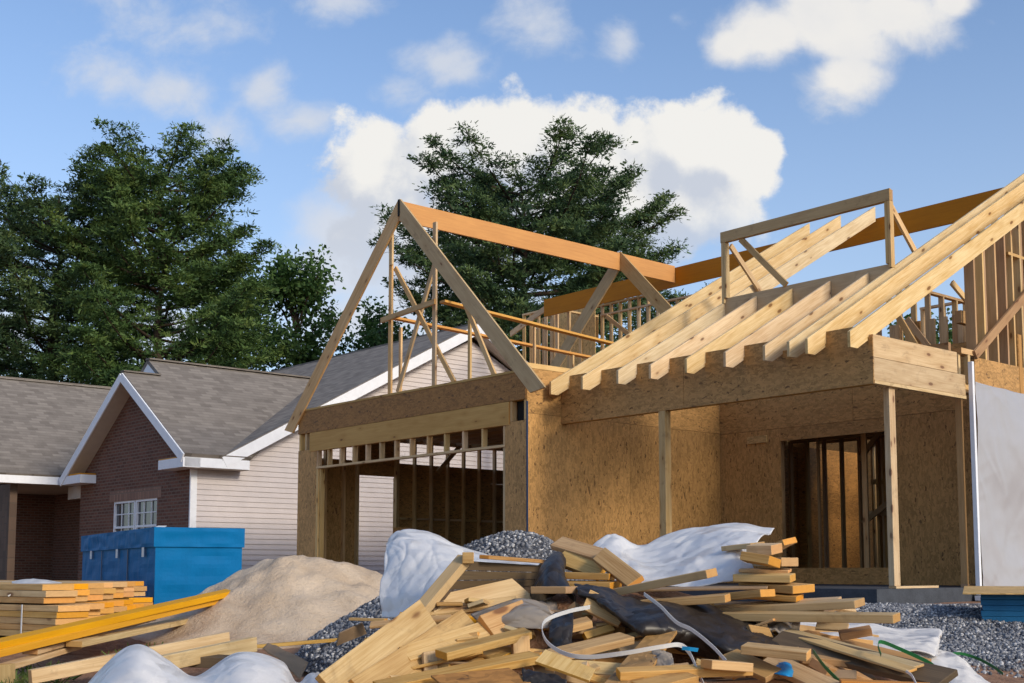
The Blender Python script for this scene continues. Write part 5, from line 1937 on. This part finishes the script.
sheet('plastic_sheet', 'plastic_ground',
      [[at(900, 646, 6.3), at(932, 648, 6.25), at(958, 657, 6.1), at(982, 672, 5.9), at(1012, 692, 5.7)],
       [at(894, 652, 6.0), at(922, 658, 5.95), at(944, 668, 5.85), at(960, 680, 5.7), at(980, 700, 5.5)],
       [at(896, 660, 5.85), at(914, 668, 5.8), at(930, 680, 5.7), at(942, 692, 5.55), at(956, 712, 5.4)]],
      60, 24, .025, 44, 'twisted end of off white plastic trailing to the bottom right corner', 'plastic sheet', freq=3)
sheet('film_scrap', 'film_clear',
      [[at(470, 612, 5.85), at(500, 603, 5.9), at(524, 598, 5.9), at(548, 606, 5.8)], [at(480, 622, 5.7), at(505, 615, 5.65), at(530, 612, 5.62), at(552, 618, 5.6)], [at(500, 630, 5.65), at(515, 628, 5.6), at(535, 628, 5.55), at(548, 626, 5.55)]],
      40, 30, .012, 51, 'crinkled clear film wrapped round the split block', 'plastic film', freq=6)
sheet('paper_scrap', 'kraft_paper',
      [[at(528, 604, 5.95), at(546, 598, 6.0), at(556, 603, 6.0)], [at(530, 618, 5.8), at(548, 616, 5.8), at(562, 622, 5.8)]],
      20, 16, .015, 53, 'grey paper scrap between the clear film and the black felt', 'paper', freq=4)
sheet('film_scrap', 'film_clear',
      [[at(770, 612, 5.9), at(786, 616, 5.9), at(800, 622, 5.85)], [at(768, 626, 5.7), at(784, 632, 5.65), at(800, 640, 5.6)]],
      24, 20, .03, 57, 'dull clear film hanging under the long boards at the right', 'plastic film', freq=5)
sheet('film_scrap', 'strap_blue', [[at(776, 664, 5.25), at(784, 663, 5.2), at(794, 666, 5.2)], [at(774, 674, 5.1), at(784, 676, 5.05), at(792, 678, 5.05)]],
      14, 10, .008, 59, 'blue plastic scrap between the dim slanting boards', 'plastic film', freq=6)
sheet('film_scrap', 'film_clear', [[at(652, 652, 5.2), at(662, 650, 5.2), at(672, 652, 5.2)], [at(654, 666, 5.1), at(664, 666, 5.05), at(674, 664, 5.05)]],
      20, 16, .014, 61, 'small crinkled clear bag above the long bright board', 'plastic film', freq=9)


# straps
def strap(label, mat, pts, w=.016, t=.0016, twist=0.0):
    """flat band along a smooth 3-D curve"""
    P = [at(*p) for p in pts]
    Q = []
    n = len(P) - 1
    for i in range(n):
        a = P[i - 1] if i else 2 * P[0] - P[1]
        d = P[i + 2] if i + 2 <= n else 2 * P[n] - P[n - 1]
        for k in range(10):
            s = k / 10
            b, c = P[i], P[i + 1]
            Q.append(.5 * (2 * b + (c - a) * s + (2 * a - 5 * b + 4 * c - d) * s * s + (3 * b - a - 3 * c + d) * s ** 3))
    Q.append(P[-1])
    cen = sum(Q, Vector()) / len(Q)
    vs, fs = [], []
    for i, p in enumerate(Q):
        d = (Q[min(i + 1, len(Q) - 1)] - Q[max(i - 1, 0)]).normalized()
        sd = Vector((0, -.45, 1))
        sd = (sd - d * sd.dot(d)).normalized()
        sd = Matrix.Rotation(twist * i / len(Q), 3, d) @ sd
        nn = d.cross(sd)
        for a, b in ((-1, -1), (1, -1), (1, 1), (-1, 1)):
            vs.append(tuple(p + sd * (a * w / 2) + nn * (b * t / 2) - cen))
    for i in range(len(Q) - 1):
        for k in range(4):
            fs.append((i * 4 + k, i * 4 + (k + 1) % 4, i * 4 + 4 + (k + 1) % 4, i * 4 + 4 + k))
    me = bpy.data.meshes.new('strap')
    me.from_pydata(vs, [], fs)
    me.materials.append(MATS[mat])
    o = bpy.data.objects.new('strap', me)
    COL.objects.link(o)
    o.location = cen
    tag(o, label, 'strap')
    return o


strap('white strap looping in front of the black strip of felt', 'strap_white',
      [(590, 607, 5.55), (570, 611, 5.5), (548, 619, 5.4), (542, 629, 5.3), (548, 643, 5.2), (566, 654, 5.1), (590, 657, 5.05), (625, 653, 5.0), (660, 647, 5.0), (680, 645, 5.05), (690, 654, 5.05), (698, 672, 5.0), (706, 690, 4.95)], .019)
strap('white strap running diagonally down across the black felt', 'strap_white',
      [(644, 594, 5.55), (660, 606, 5.45), (676, 622, 5.38), (692, 630, 5.32), (712, 646, 5.25), (726, 661, 5.2)], .018)
strap('short bright blue strap end at the end of the looped white strap', 'strap_blue', [(682, 648, 5.0), (690, 649, 5.0), (698, 650, 5.02)], .016)
strap('green strap hanging down at the left end of the pale mouldings', 'strap_green', [(813, 651, 5.25), (818, 658, 5.15), (826, 668, 5.08), (842, 684, 4.98)], .018)
strap('bent green strap standing up over the pale mouldings', 'strap_green', [(881, 655, 5.1), (878, 645, 5.15), (882, 642, 5.2), (900, 649, 5.2), (926, 661, 5.2), (936, 668, 5.2)], .016)
strap('green strap curving over the red soil at the right', 'strap_green', [(946, 655, 7.4), (960, 653.5, 7.5), (976, 658, 7.5), (992, 666, 7.4), (1003, 674, 7.3)], .018)
strap('thin pale green strap at the bottom right of the heap', 'strap_white', [(906, 671, 4.9), (912, 676, 4.88), (917, 686, 4.85)], .012)
strap('thin grey strap dangling from the film on the lumber stack', 'strap_white', [(52, 588, 10.0), (40, 591, 9.9), (22, 590, 9.9), (8, 596, 9.85)], .012)
